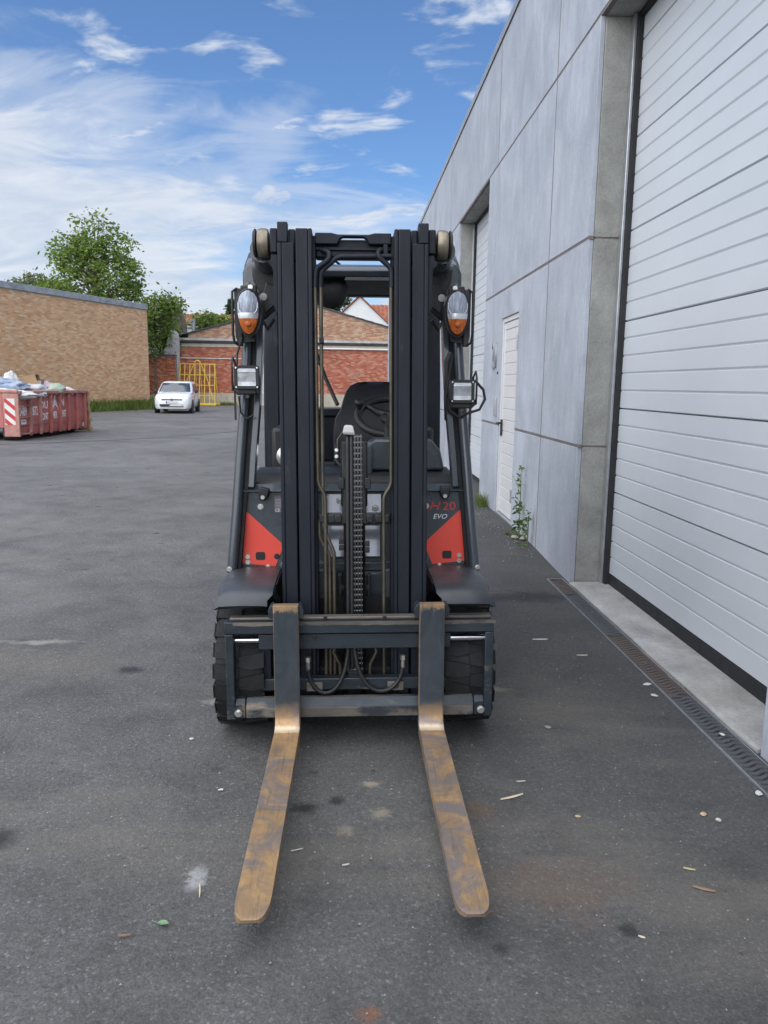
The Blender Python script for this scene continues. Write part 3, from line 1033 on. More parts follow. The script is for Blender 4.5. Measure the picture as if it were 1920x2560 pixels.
M['leaf'] = leaf_mat('leaf_green', (0.085, 0.14, 0.035), (0.135, 0.20, 0.05), (0.20, 0.26, 0.07))
M['leaf_dull'] = leaf_mat('leaf_dull', (0.085, 0.11, 0.055), (0.12, 0.145, 0.075), (0.155, 0.175, 0.10))
M['leaf_dark'] = leaf_mat('leaf_dark', (0.03, 0.055, 0.022), (0.04, 0.07, 0.03), (0.055, 0.085, 0.03))
M['bark'] = pm('bark', (0.10, 0.08, 0.06), 0.9, var=0.35, scale=6, bump=0.4, bscale=25)
M['grass'] = leaf_mat('grass_blade', (0.075, 0.13, 0.025), (0.11, 0.17, 0.035), (0.18, 0.20, 0.07))


def leaf_quad(mb, p, s, rnd, droop=0.3):
    d = Vector((rnd.gauss(0, 1), rnd.gauss(0, 1), rnd.gauss(-droop, 0.6))).normalized()
    n = Vector((rnd.gauss(0, 1), rnd.gauss(0, 1), rnd.gauss(0.4, 0.7)))
    w = d.cross(n)
    if w.length < 1e-3:
        return
    w = w.normalized() * s * 0.24
    d = d * s
    u = w.cross(d).normalized() * s * 0.07
    mb.add([p, p + d * 0.45 + w + u, p + d, p + d * 0.45 - w + u], [(0, 1, 2, 3)])


def tree(name, label, base, height, crown, leafm, nclump, nleaf, lsize, seed, trunk_r=0.16, group=None, spread=0.6, cat='tree', start=0.35):
    """crown: list of (centre offset, radii) blobs that outline the crown; clumps of leaves hang on twigs inside them"""
    rnd = random.Random(seed)
    t = thing(name, label, cat, base, 0, group)
    wood = MB()
    top = Vector((rnd.uniform(-.2, .2), rnd.uniform(-.2, .2), height * 0.62))
    wood.ring([(0, 0, -0.2), (0.03, 0.02, height * 0.2), tuple(top * 0.62), tuple(top), (top.x * 1.2, top.y, height * 0.93)], [trunk_r * 1.3, trunk_r, trunk_r * 0.75, trunk_r * 0.5, 0.02], 9)
    lv = MB()
    wts = [c[1][0] * c[1][1] * c[1][2] for c in crown]
    for i in range(nclump):
        c, r = rnd.choices(crown, wts)[0]
        while True:
            q = Vector((rnd.uniform(-1, 1), rnd.uniform(-1, 1), rnd.uniform(-1, 1)))
            if 0.15 < q.length < 1:
                break
        q = q * (q.length ** -0.35)
        if q.length > 1:
            q.normalize()
        p = Vector(c) + Vector((q.x * r[0], q.y * r[1], q.z * r[2]))
        if i % 3 == 0:
            a = Vector((0, 0, max(height * start, min(p.z - 0.6, height * 0.75)))) * rnd.uniform(0.75, 1)
            mid = (a + p) * 0.5 + Vector((rnd.uniform(-.3, .3), rnd.uniform(-.3, .3), rnd.uniform(0, .4)))
            wood.ring([a, mid, p], [trunk_r * 0.28, trunk_r * 0.15, 0.012], 5, caps=False)
        cs = spread * rnd.uniform(0.6, 1.25)
        for k in range(nleaf):
            o = Vector((rnd.gauss(0, cs * 0.42), rnd.gauss(0, cs * 0.42), rnd.gauss(0, cs * 0.38)))
            leaf_quad(lv, p + o, lsize * rnd.uniform(0.4, 1.3), rnd)
    wood.build('trunk', M['bark'], t, smooth=True)
    co = lv.build('crown', leafm, t, recalc=False)
    co['kind'] = 'stuff'
    return t


tree('walnut_tree', 'big green tree rising behind the tan brick warehouse wall', (-14.7, 47.0, 0), 11.2,
     [((0, 0, 7.2), (2.5, 2.2, 2.4)), ((-1.2, 0, 8.6), (1.3, 1.3, 1.5)), ((0.2, 0, 9.9), (0.75, 0.7, 1.0)), ((1.3, 0, 8.9), (1.0, 1.0, 1.2)), ((-1.8, 0, 6.0), (1.3, 1.2, 1.1)), ((1.8, 0, 6.6), (1.0, 1.1, 1.3)), ((-0.9, 0, 10.3), (0.35, 0.35, 0.7)), ((0.75, 0, 10.3), (0.4, 0.4, 0.6))],
     M['leaf'], 330, 28, 0.27, 11, 0.2)
tree('walnut_sapling', 'bright green young tree leaning out past the corner of the tan brick building', (-11.6, 47.2, 0), 6.8,
     [((0.0, 0, 5.3), (1.1, 1.0, 1.2)), ((0.9, 0, 5.9), (0.7, 0.7, 0.6)), ((-0.5, 0, 4.2), (0.7, 0.8, 1.2)), ((1.5, 0, 5.8), (0.4, 0.4, 0.45))],
     M['leaf'], 150, 24, 0.25, 5, 0.08)
tree('elder_bush', 'dense green bush filling the gap between tan building and grey stub', (-11.7, 49.9, 0), 4.9,
     [((0.1, 0, 3.5), (0.75, 0.5, 1.1)), ((0.5, 0, 4.6), (0.45, 0.4, 0.6))], M['leaf'], 110, 22, 0.26, 23, 0.06, spread=0.4, cat='bush')
tree('roof_bush', 'low green bush beside the metal flue above the shed eaves', (-9.6, 56.0, 0), 6.5,
     [((-0.8, 0, 5.6), (0.9, 0.6, 0.65)), ((1.0, 0, 5.5), (1.3, 0.6, 0.6))], M['leaf'], 110, 20, 0.28, 31, 0.07, spread=0.4, cat='bush')
tree('hazy_tree', 'small pale green tree at the left edge above the coping', (-28.8, 66, 0), 8.9,
     [((0, 0, 7.9), (1.4, 1.2, 1.2))], M['leaf_dull'], 60, 22, 0.34, 41, 0.12)
tree('hazy_tree', 'grey green loose tree left of the big walnut tree', (-25.2, 64, 0), 9.4,
     [((0, 0, 8.3), (1.6, 1.2, 1.4)), ((-0.8, 0, 7.4), (1.0, 1, 0.8))], M['leaf_dull'], 70, 22, 0.36, 43, 0.12)
tree('scrub_bush', 'leafy scrub showing just over the coping at the foot of the big tree', (-17.9, 45.0, 0), 6.6,
     [((0, 0, 5.7), (1.4, 0.9, 0.7)), ((1.5, 0, 6.0), (1.0, 0.8, 0.9))], M['leaf'], 110, 22, 0.28, 47, 0.07, spread=0.45, cat='bush')
tree('tall_poplar', 'green tree standing left of the white gable beyond the mast', (-3.4, 97, 0), 13.0,
     [((0, 0, 10.6), (1.9, 1.5, 1.9)), ((2.2, 0, 11.4), (1.2, 1, 0.9))], M['leaf_dark'], 130, 22, 0.5, 53, 0.2)


def conifer(base, h, seed):
    rnd = random.Random(seed)
    t = thing('conifer', 'dark conifer peeking over the red tile roof left of the forklift', 'tree', base)
    MB().ring([(0, 0, 0), (0, 0, h * 0.5), (0, 0, h)], [0.22, 0.14, 0.02], 8).build('trunk', M['bark'], t, smooth=True)
    lv = MB()
    z = h * 0.25
    while z < h:
        r = (h - z) * 0.42 + 0.15
        nb = 9
        for k in range(nb):
            a = rnd.uniform(0, 2 * PI)
            for s in range(12):
                q = rnd.random()
                p = Vector((math.cos(a) * r * q, math.sin(a) * r * q, z - 0.35 * r * q + rnd.gauss(0, 0.07)))
                leaf_quad(lv, p + Vector((rnd.gauss(0, .08), rnd.gauss(0, .08), 0)), 0.36, rnd, 0.5)
        z += 0.30
    c = lv.build('crown', M['leaf_dark'], t, recalc=False)
    c['kind'] = 'stuff'


conifer((-13.1, 88, 0), 10.6, 3)

# grass strip along the foot of the tan wall
gr = MB()
rnd = random.Random(9)
for i in range(5200):
    u = rnd.random() ** 0.8
    f = 0.42 + 0.60 * u
    base = A + d * min(1.005, f)
    nrm = Vector((d.y, -d.x, 0)).normalized()
    off = abs(rnd.gauss(0.0, 0.55)) * (1.25 - 0.55 * u) + 0.05
    if off > 1.35:
        continue
    p = base + nrm * off
    hgt = rnd.uniform(0.15, 0.62) * (1.15 - 0.4 * off)
    a = rnd.uniform(0, 2 * PI)
    w = Vector((math.cos(a), math.sin(a), 0)) * 0.016
    ln = Vector((rnd.gauss(0, 0.12), rnd.gauss(0, 0.12), hgt))
    gr.add([p - w, p + w, p + ln * 0.6 + w * 0.7, p + ln * Vector((1, 1, 1)).x * 1.0, p + ln * 0.6 - w * 0.7], [(0, 1, 2, 3, 4)])
tag(gr.build('grass', M['grass'], recalc=False), 'bright green grass strip along the foot of the tan brick wall', 'grass', kind='stuff')
g2 = MB()
for i in range(700):
    p = Vector((rnd.uniform(-13.0, -10.4), 48.25 + rnd.gauss(0, .12), 0)) if i < 430 else Vector((rnd.uniform(-8.2, -7.2), 49.75 + rnd.gauss(0, .08), 0))
    a = rnd.uniform(0, 2 * PI)
    w = Vector((math.cos(a), math.sin(a), 0)) * 0.018
    hh = rnd.uniform(0.2, 0.85) if i < 430 else rnd.uniform(0.1, 0.3)
    g2.add([p - w, p + w, p + Vector((rnd.gauss(0, .1), rnd.gauss(0, .1), hh))], [(0, 1, 2)])
tag(g2.build('grass', M['grass'], recalc=False), 'tall weeds growing along the far brick walls beside the yellow rack', 'grass', kind='stuff')

# ------------------------------------------------------------------ red roll-off skip container
M['skip'] = pm('faded_red_paint', (0.40, 0.125, 0.11), 0.6, var=0.22, scale=4, bump=0.1, bscale=60, spots=((0.20, 0.115, 0.075), 5.5, 0.60))
M['skip_worn'] = pm('worn_red_paint', (0.40, 0.19, 0.155), 0.75, var=0.3, scale=6, bump=0.2, bscale=60, spots=((0.33, 0.26, 0.20), 9, 0.54))
M['sign_red'] = pm('reflective_red', (0.48, 0.03, 0.04), 0.4, var=0.2, scale=9)
M['sign_white'] = pm('reflective_white', (0.62, 0.63, 0.58), 0.45, var=0.12, scale=9)
M['letter'] = pm('worn_white_letter', (0.76, 0.72, 0.68), 0.6, var=0.12, scale=20, spots=((0.42, 0.18, 0.15), 16, 0.66))
sk = thing('skip_container', 'faded red ribbed skip container with white lettering and striped plate', 'skip', (-7.70, 18.35, 0), R(-4.3))
SL, SW = 3.95, 2.3                               # length away from camera, width to the left
# local: x to the right (side face at x=0), y away
body = MB()
body.prism([(-0.12, 0.34), (-0.02, 0.42), (-0.02, 1.10), (-SW + 0.02, 1.10), (-SW + 0.02, 0.42), (-SW + 0.12, 0.34)], 'y', 0.06, 0.12)
body.box(-0.055, -0.03, 0.12, SL - 0.02, 0.36, 1.08)
body.box(-SW + 0.03, -SW + 0.055, 0.12, SL - 0.02, 0.36, 1.08)
body.box(-SW + 0.03, -0.03, 0.12, SL, 0.31, 0.355)
body.box(-SW + 0.03, -0.03, SL - 0.05, SL - 0.015, 0.36, 1.08)
body.build('tub', M['skip'], sk)
MB().prism([(-0.03, 0.36), (-0.25, 0.15), (-0.25, 0.12), (-0.06, 0.12), (-0.03, 0.31)], 'y', 0.12, SL - 0.25).build('side_sill', M['skip'], sk)
MB().box(-0.075, 0.055, 0.05, SL + 0.02, 1.075, 1.165).build('top_rail', M['skip_worn'], sk, bevel=0.02)
MB().box(-SW - 0.05, -SW + 0.075, 0.05, SL + 0.02, 1.075, 1.165).build('top_rail', M['skip_worn'], sk, bevel=0.02)
MB().box(-SW - 0.03, 0.035, 0.0, 0.09, 1.10, 1.19).build('top_rail', M['skip_worn'], sk, bevel=0.03)
for (yy, ww) in ((0.62, 0.05), (1.14, 0.05), (1.70, 0.05), (2.22, 0.05), (2.74, 0.05), (3.26, 0.05), (3.78, 0.06)):
    pr = [(-0.03, 1.07), (0.05, 1.07), (0.05, 0.30), (0.02, 0.10), (-0.04, 0.10), (-0.03, 0.30)]
    MB().prism(pr, 'y', yy - ww / 2, yy + ww / 2).build('rib', M['skip_worn'] if yy < 1.3 else M['skip'], sk, bevel=0.006)
MB().box(-0.33, 0.04, 0.0, 0.058, 0.10, 1.098).build('front_post', M['skip_worn'], sk, bevel=0.012)
MB().box(-SW, -SW + 0.37, 0.0, 0.058, 0.10, 1.098).build('front_post', M['skip_worn'], sk, bevel=0.012)
MB().box(-SW + 0.38, -0.34, 0.02, 0.058, 0.30, 1.098).build('front_panel', M['skip'], sk, bevel=0.01)
for z in (0.54, 0.80):
    MB().ring([(0.0, 0.08, z), (0.02, 0.14, z), (0.02, 0.56, z + 0.01), (0.0, 0.62, z + 0.01)], 0.014, 8).build('ladder_rung', M['skip_worn'], sk, smooth=True)
MB().ring([(0.02, 0.10, 0.18), (0.04, 0.30, 0.15), (0.03, 0.62, 0.19)], 0.016, 8).build('tow_rope', M['skip_worn'], sk, smooth=True)
for xx in (-0.35, -SW + 0.35):
    sd_ = MB().box(xx - 0.07, xx + 0.07, 0.1, SL - 0.1, 0.115, 0.31)
    sd_.build('skid', M['dark_metal'], sk)
    MB().cyl((xx - 0.10, 0.28, 0.10), (xx + 0.10, 0.28, 0.10), 0.10, 16).build('roller', M['dark_metal'], sk, smooth=True)
    MB().cyl((xx - 0.10, SL - 0.35, 0.10), (xx + 0.10, SL - 0.35, 0.10), 0.10, 16).build('roller', M['dark_metal'], sk, smooth=True)
# striped warning plate on the post
pl0 = MB().box(-0.285, -0.045, -0.006, -0.0005, 0.38, 0.985).build('warning_plate', M['sign_white'], sk)
for k, (zz0,) in enumerate(((0.985,), (0.735,), (0.505,))):
    # red diagonal bands falling to the right, clipped to the plate
    poly = [(-0.285, zz0 + 0.03), (-0.285, zz0 - 0.08), (-0.045, zz0 - 0.28), (-0.045, zz0 - 0.17)]
    zt, zb = 0.985, 0.38
    out = []
    for i in range(4):
        a, b = poly[i], poly[(i + 1) % 4]
        ina, inb = zb <= a[1] <= zt, zb <= b[1] <= zt
        if ina:
            out.append(a)
        if ina != inb:
            lim = zt if max(a[1], b[1]) > zt else zb
            tt = (lim - a[1]) / (b[1] - a[1])
            out.append((a[0] + (b[0] - a[0]) * tt, lim))
    if len(out) > 2:
        MB().prism(out, 'y', -0.0085, -0.0065).build('red_stripe', M['sign_red'], pl0)
SM = Matrix(((0, 0, 1, 0), (1, 0, 0, 0), (0, 1, 0, 0), (0, 0, 0, 1)))        # text on the +X side, reading away from the camera


def side_text(s, y, z, size, sx):
    text_part('lettering', s, M['letter'], sk, Matrix.Translation((-0.0285, y, z)) @ SM, size=size, ext=0.0015, sx=sx, off=0.004)


side_text('0489', 0.16, 0.575, 0.30, 0.60)
side_text('72872', 0.66, 0.575, 0.30, 0.55)
side_text('DU', 1.20, 0.72, 0.26, 1.15)
side_text('RA', 1.77, 0.74, 0.26, 1.10)
side_text('N', 2.36, 0.76, 0.26, 1.0)
side_text('CONT', 1.19, 0.44, 0.24, 0.62)
side_text('AINER', 1.75, 0.46, 0.24, 0.55)
side_text('DIENST', 2.27, 0.48, 0.24, 0.47)
MB().add([(-0.0265, 1.82, 0.62), (-0.0265, 1.86, 0.62), (-0.0265, 2.05, 1.02), (-0.0265, 2.02, 1.04)], [(0, 1, 2, 3)]).add([(-0.0265, 2.05, 1.02), (-0.0265, 2.03, 1.04), (-0.0265, 2.20, 0.60), (-0.0265, 2.23, 0.60)], [(0, 1, 2, 3)]).build('logo_mark', M['letter'], sk)
stk = MB().box(-0.0295, -0.026, 0.22, 0.46, 0.375, 0.485).build('sticker', M['plate_white'], sk)
M['blue_print'] = pm('blue_print', (0.10, 0.16, 0.42), 0.6)
MB().box(-0.0255, -0.0245, 0.26, 0.42, 0.43, 0.455).build('sticker_print', M['blue_print'], stk)

# rubbish heaped in the skip
M['plastic_white'] = pm('white_plastic_film', (0.58, 0.575, 0.56), 0.35, var=0.08, scale=7, bump=0.5, bscale=22)
M['plastic_blue'] = pm('grey_blue_plastic', (0.26, 0.32, 0.42), 0.35, var=0.35, scale=6, bump=0.6, bscale=18)
M['plastic_pink'] = pm('pinkish_plastic', (0.52, 0.42, 0.45), 0.4, var=0.1, scale=6, bump=0.5, bscale=22)
M['card'] = pm('cardboard', (0.36, 0.235, 0.13), 0.85, var=0.12, scale=4)
M['card_dark'] = pm('cardboard_inside', (0.12, 0.07, 0.04), 0.9, var=0.2)
M['green_plastic'] = pm('pale_green_plastic', (0.42, 0.47, 0.36), 0.4, var=0.12, bump=0.5, bscale=22)
sk_M = Matrix.Translation((-7.70, 18.35, 0)) @ Matrix.Rotation(R(-4.3), 4, 'Z')


def rag(name, label, cat, m, x, y, z, rx, ry, rz, seed, amp=0.35):
    mb = MB()
    n1, n2 = 30, 20
    secs = []
    for i in range(n2 + 1):
        th = PI * (i / n2)
        s = []
        for k in range(n1):
            ph = 2 * PI * k / n1
            q = Vector((math.sin(th) * math.cos(ph), math.sin(th) * math.sin(ph), -math.cos(th)))
            f = 1 + amp * mnoise.noise(q * 1.7 + Vector((seed, 0, 0))) + amp * 0.7 * abs(mnoise.noise(q * 4.1 + Vector((0, seed, 0)))) + amp * 0.5 * abs(mnoise.noise(q * 8.7 + Vector((seed, seed, 0))))
            s.append((q.x * rx * f, q.y * ry * f, q.z * rz * f))
        secs.append(s)
    mb.loft(secs)
    o = mb.build(name, m, None, smooth=True)
    o.location = sk_M @ Vector((x, y, z))
    return tag(o, label, cat)


rag('plastic_sheet', 'crumpled white plastic sheet hanging over the front edge of the red skip', 'plastic sheet', M['plastic_white'], -0.55, 0.35, 1.08, 0.75, 0.30, 0.13, 1.3)
rag('plastic_bag', 'grey blue plastic bag at the front left of the red skip', 'bag', M['plastic_blue'], -0.75, 0.60, 1.26, 0.60, 0.28, 0.16, 4.1)
rag('paper_sack', 'upright white sack sticking out of the red skip', 'sack', M['plastic_white'], -0.62, 1.00, 1.36, 0.15, 0.15, 0.24, 9.7, 0.35)
rag('plastic_sheet', 'clear crumpled film draped over the right rim of the red skip', 'plastic sheet', M['plastic_white'], -0.26, 1.35, 1.14, 0.30, 0.65, 0.16, 6.2)
rag('plastic_bag', 'pinkish plastic bag behind the film in the red skip', 'bag', M['plastic_pink'], -0.45, 2.15, 1.18, 0.30, 0.40, 0.19, 2.9)
rag('plastic_bag', 'pale green plastic bag near the middle of the skip rim', 'bag', M['green_plastic'], -0.18, 2.35, 1.17, 0.22, 0.40, 0.15, 7.7)
rag('plastic_bag', 'small white bag near the far end of the skip', 'bag', M['plastic_white'], -0.22, 3.10, 1.12, 0.22, 0.25, 0.10, 3.7)
rag('rubbish_heap', 'dark mixed rubbish filling the red skip below the bags', 'rubbish', M['card_dark'], -1.15, 2.0, 0.86, 0.86, 1.6, 0.30, 5.5, 0.10)
bx = thing('cardboard_box', 'open brown cardboard box lying tilted on the rubbish in the skip', 'box', sk_M @ Vector((-0.66, 1.75, 1.12)), R(14))
bxr = Matrix.Rotation(R(-14), 4, 'Y')
for nm, bb in (('box_side', (-0.40, 0.40, -0.35, -0.335, 0, 0.36)), ('box_side', (-0.40, 0.40, 0.335, 0.35, 0, 0.36)), ('box_top', (-0.40, 0.40, -0.334, 0.334, 0.345, 0.36)), ('box_bottom', (-0.40, 0.40, -0.334, 0.334, 0, 0.015)), ('box_end', (-0.40, -0.385, -0.334, 0.334, 0.016, 0.344))):
    MB().box(*bb, M=bxr).build(nm, M['card'], bx)
MB().box(0.1, 0.11, -0.33, 0.33, 0.02, 0.34, M=bxr).build('box_inside', M['card_dark'], bx)
MB().box(0.40, 0.405, -0.30, 0.30, 0.12, 0.36, M=bxr @ Matrix.Rotation(R(20), 4, 'Y')).build('box_flap', M['card'], bx)
fl = thing('cardboard_sheet', 'flat brown cardboard sheet on the far end of the skip', 'cardboard', sk_M @ Vector((-0.42, 3.45, 1.17)), R(8))
MB().box(-0.5, 0.42, -0.3, 0.35, 0, 0.02, M=Matrix.Rotation(R(-5), 4, 'Y')).build('sheet', M['card'], fl)
# pallet leaning against the end of the skip
M['wood'] = pm('raw_pine', (0.36, 0.23, 0.12), 0.8, var=0.25, scale=4, aniso=(3, 3, 0.6), rand=0.2)
pa = thing('pallet', 'wooden pallet stood on end against the far end of the skip', 'pallet', sk_M @ Vector((-0.02, SL + 0.12, 0)), R(-4.3))
lean = Matrix.Rotation(R(7), 4, 'X')
for xx in (-0.95, -0.48, -0.02):
    MB().box(xx - 0.045, xx + 0.055, 0.02, 0.11, 0.0, 1.10, M=lean).build('stringer', M['wood'], pa, bevel=0.004)
for k in range(5):
    MB().box(-1.0, 0.06, 0.111, 0.135, 0.02 + k * 0.245, 0.12 + k * 0.245, M=lean).build('board', M['wood'], pa, bevel=0.003)
    MB().box(-1.0, 0.05, -0.004, 0.0195, 0.02 + k * 0.245, 0.12 + k * 0.245, M=lean).build('board', M['wood'], pa, bevel=0.003)

# ------------------------------------------------------------------ yellow glass rack
M['yellow'] = pm('yellow_paint', (0.74, 0.52, 0.06), 0.5, var=0.12, scale=4, spots=((0.35, 0.22, 0.06), 6, 0.66))
rk = thing('glass_rack', 'tall yellow tubular A frame rack behind the white car', 'rack', (-9.45, 49.0, 0), R(-3))
RWd, RH = 2.15, 2.55
for k in range(8):
    x = -RWd / 2 + RWd * k / 7
    MB().ring([(x * 1.06, -0.34, 0.12), (x, 0.12, RH)], 0.026, 6).build('upright', M['yellow'], rk)
for k in range(8):
    if k in (0, 3, 4, 7):
        x = -RWd / 2 + RWd * k / 7
        MB().ring([(x * 1.06, 0.58, 0.12), (x, 0.15, RH)], 0.024, 6).build('rear_upright', M['yellow'], rk)
for z in (0.62, 1.25, 1.88, RH):
    y = -0.34 + (0.46) * (z - 0.12) / (RH - 0.12)
    MB().box(-RWd / 2 - 0.03, RWd / 2 + 0.03, y + 0.03, y + 0.075, z - 0.025, z + 0.025).build('cross_rail', M['yellow'], rk)
for sg in (-1, 1):
    MB().ring([(sg * 0.22, 0.15, RH), (sg * 0.62, 0.03, 1.6), (sg * 1.02, -0.22, 0.35)], 0.024, 6).build('brace', M['yellow'], rk)
MB().box(-1.25, 1.25, -0.60, -0.42, 0.02, 0.14).build('base_rail', M['yellow'], rk, bevel=0.01)
MB().box(-1.25, 1.25, 0.56, 0.70, 0.02, 0.14).build('base_rail', M['yellow'], rk, bevel=0.01)
for x in (-1.15, 0.0, 0.86, 1.15):
    MB().box(x - 0.06, x + 0.06, -0.419, 0.559, 0.03, 0.12).build('base_tie', M['yellow'], rk)
lug = []
for k in range(13):
    a = PI * k / 12
    lug.append((0.17 * math.cos(a), 0.13, RH + 0.02 + 0.19 * math.sin(a)))
MB().ring(lug, 0.035, 8).build('lifting_eye', M['yellow'], rk, smooth=True)

# ------------------------------------------------------------------ white hatchback
M['car_white'] = pm('white_car_paint', (0.72, 0.73, 0.73), 0.25, var=0.03, coat=0.5)
M['car_glass'] = pm('car_glass', (0.03, 0.045, 0.06), 0.06, var=0.2, spec=0.8)
M['car_black'] = pm('car_black_plastic', (0.02, 0.02, 0.021), 0.5)
M['tyre'] = pm('tyre_rubber', (0.022, 0.022, 0.023), 0.8, var=0.2)
M['rim'] = pm('alloy_rim', (0.45, 0.46, 0.47), 0.35, 0.8)
M['lamp_clear'] = pm('lamp_clear', (0.55, 0.57, 0.60), 0.12, 0.3, var=0.2, scale=20)
M['chrome'] = pm('chrome', (0.75, 0.76, 0.78), 0.12, 1.0, var=0.05)
M['car_plate'] = pm('number_plate', (0.62, 0.58, 0.58), 0.5, var=0.05)
M['plate_red'] = pm('plate_red_print', (0.30, 0.07, 0.08), 0.6)
M['plate_blue'] = pm('plate_blue', (0.03, 0.06, 0.30), 0.5)
car = thing('parked_car', 'white five door hatchback parked facing the camera by the tan wall', 'car', (-8.16, 37.45, 0), R(4.5))


def half_sym(pts):
    return pts + [(-x, z) for x, z in reversed(pts) if x > 1e-6]


secs = []
for y, w, zb, zt, crown_ in [(-1.985, 0.56, 0.30, 0.62, 0.02), (-1.95, 0.68, 0.22, 0.70, 0.03), (-1.82, 0.78, 0.19, 0.79, 0.03), (-1.55, 0.825, 0.18, 0.87, 0.035), (-1.02, 0.835, 0.19, 0.955, 0.03), (-0.4, 0.84, 0.20, 0.97, 0.0),
                             (0.5, 0.84, 0.20, 0.985, 0.0), (1.3, 0.835, 0.20, 1.0, 0.0), (1.75, 0.80, 0.22, 1.0, 0.0), (1.95, 0.70, 0.28, 0.98, 0.0), (1.99, 0.60, 0.34, 0.92, 0.0)]:
    h = zt - zb
    p = [(0, zb), (w * 0.86, zb), (w * 0.965, zb + h * 0.12), (w, zb + h * 0.45), (w * 0.985, zb + h * 0.72), (w * 0.945, zb + h * 0.90), (w * 0.84, zt), (w * 0.5, zt + crown_ * 0.7), (0, zt + crown_)]
    secs.append([(x, y, z) for x, z in half_sym(p)])
MB().loft(secs).build('body', M['car_white'], car, smooth=True)
GH = [(0.93, -1.12, 1.88, 0.80), (1.10, -0.86, 1.80, 0.765), (1.27, -0.60, 1.70, 0.715), (1.38, -0.42, 1.58, 0.675), (1.435, -0.25, 1.42, 0.635), (1.462, 0.05, 1.15, 0.50)]


def ghat(z):
    for a, b in zip(GH[:-1], GH[1:]):
        if a[0] <= z <= b[0]:
            t = (z - a[0]) / (b[0] - a[0])
            return [a[i] + (b[i] - a[i]) * t for i in (1, 2, 3)]
    return GH[-1][1:]


secs = []
for z, y0, y1, w in GH:
    c = 0.16
    p = [(w * 0.80, y0 + 0.02), (w - 0.02, y0 + c), (w, y0 + 2 * c), (w, y1 - 2 * c), (w - 0.02, y1 - c), (w * 0.72, y1)]
    secs.append([(x, y, z) for x, y in p] + [(-x, y, z) for x, y in reversed(p)])
MB().loft(secs).build('cabin', M['car_white'], car, smooth=True)
ws = MB()
rows = [0.975, 1.06, 1.16, 1.27, 1.375]
for a, b in zip(rows[:-1], rows[1:]):
    q = []
    for z_ in (a, b):
        y_, _, w_ = ghat(z_)
        q.append([(-w_ * 0.90, y_ + 0.070, z_), (-w_ * 0.79, y_ + 0.006, z_), (0, y_ + 0.002, z_), (w_ * 0.79, y_ + 0.006, z_), (w_ * 0.90, y_ + 0.070, z_)])
    ws.add(q[0] + q[1], [(k, k + 1, k + 6, k + 5) for k in range(4)])
ws.build('windscreen', M['car_glass'], car, smooth=True)
for sg in (-1, 1):
    for (ya0, ya1, yb0, yb1) in ((-0.62, 0.28, -0.10, 0.30), (0.34, 1.12, 0.36, 1.02), (1.16, 1.42, 1.06, 1.25)):
        za, zb = 0.985, 1.335
        wa, wb = ghat(za)[2] + 0.012, ghat(zb)[2] + 0.012
        MB().add([(sg * wa, ya0, za), (sg * wa, ya1, za), (sg * wb, yb1, zb), (sg * wb, yb0, zb)], [(0, 1, 2, 3)]).build('side_window', M['car_glass'], car)
    mr = MB()
    mr.lathe([(0.02, -0.05), (0.075, -0.03), (0.09, 0.02), (0.06, 0.05)], (sg * 0.93, -0.62, 1.0), (0, 1, 0), 12)
    mr.box(sg * 0.93 - 0.06 if sg > 0 else -0.93 - 0.02, sg * 0.93 + 0.02 if sg > 0 else -0.93 + 0.10, -0.63, -0.59, 0.97, 0.99)
    mr.build('wing_mirror', M['car_black'], car, smooth=True)
    hl = MB()
    hl.add([(sg * 0.80, -1.70, 0.735), (sg * 0.79, -1.72, 0.60), (sg * 0.62, -1.925, 0.585), (sg * 0.45, -1.975, 0.605), (sg * 0.48, -1.955, 0.675), (sg * 0.66, -1.86, 0.735)], [(0, 1, 2, 3, 4, 5)])
    hl.build('headlight', M['lamp_clear'], car)
    fg = MB().add([(sg * 0.70, -1.925, 0.42), (sg * 0.72, -1.90, 0.34), (sg * 0.45, -1.995, 0.33), (sg * 0.44, -1.995, 0.41)], [(0, 1, 2, 3)])
    fg.build('fog_light', M['chrome'], car)
    MB().box(sg * 0.855 - 0.006, sg * 0.855 + 0.006, 0.10, 0.22, 0.80, 0.825).build('door_handle', M['car_white'], car)
    MB().box(sg * 0.842 - 0.003, sg * 0.842 + 0.003, -0.55, -0.50, 0.55, 0.78).build('door_trim', M['car_black'], car)
    for yy in (-1.22, 1.25):
        wa_ = MB().lathe([(0.345, 0), (0.345, 0.12), (0.30, 0.125)], (sg * 0.73, yy, 0.30), (sg, 0, 0), 20)
        wa_.build('wheel_arch', M['car_black'], car)
        ty = MB().lathe([(0.20, 0.0), (0.29, 0.0), (0.312, 0.03), (0.312, 0.15), (0.29, 0.185), (0.20, 0.185)], (sg * 0.675, yy, 0.312), (sg, 0, 0), 22).build('wheel', M['tyre'], car, smooth=True)
        MB().lathe([(0.03, 0.17), (0.19, 0.188), (0.20, 0.175)], (sg * 0.675, yy, 0.312), (sg, 0, 0), 16).build('rim', M['rim'], ty, smooth=True)
MB().add([(-0.46, -1.992, 0.60), (0.46, -1.992, 0.60), (0.46, -1.985, 0.655), (-0.46, -1.985, 0.655)], [(0, 1, 2, 3)]).build('grille', M['car_black'], car)
MB().add([(-0.62, -1.965, 0.42), (-0.50, -1.995, 0.31), (0.50, -1.995, 0.31), (0.62, -1.965, 0.42), (0.50, -1.998, 0.425), (-0.50, -1.998, 0.425)], [(0, 1, 2, 3, 4, 5)]).build('lower_intake', M['car_black'], car)
MB().box(-0.50, 0.50, -2.004, -1.99, 0.30, 0.312).build('intake_trim', M['chrome'], car)
em = MB()
ringp = [(0.062 * math.cos(2 * PI * k / 16), -2.0, 0.632 + 0.062 * math.sin(2 * PI * k / 16)) for k in range(17)]
em.ring(ringp, 0.008, 6)
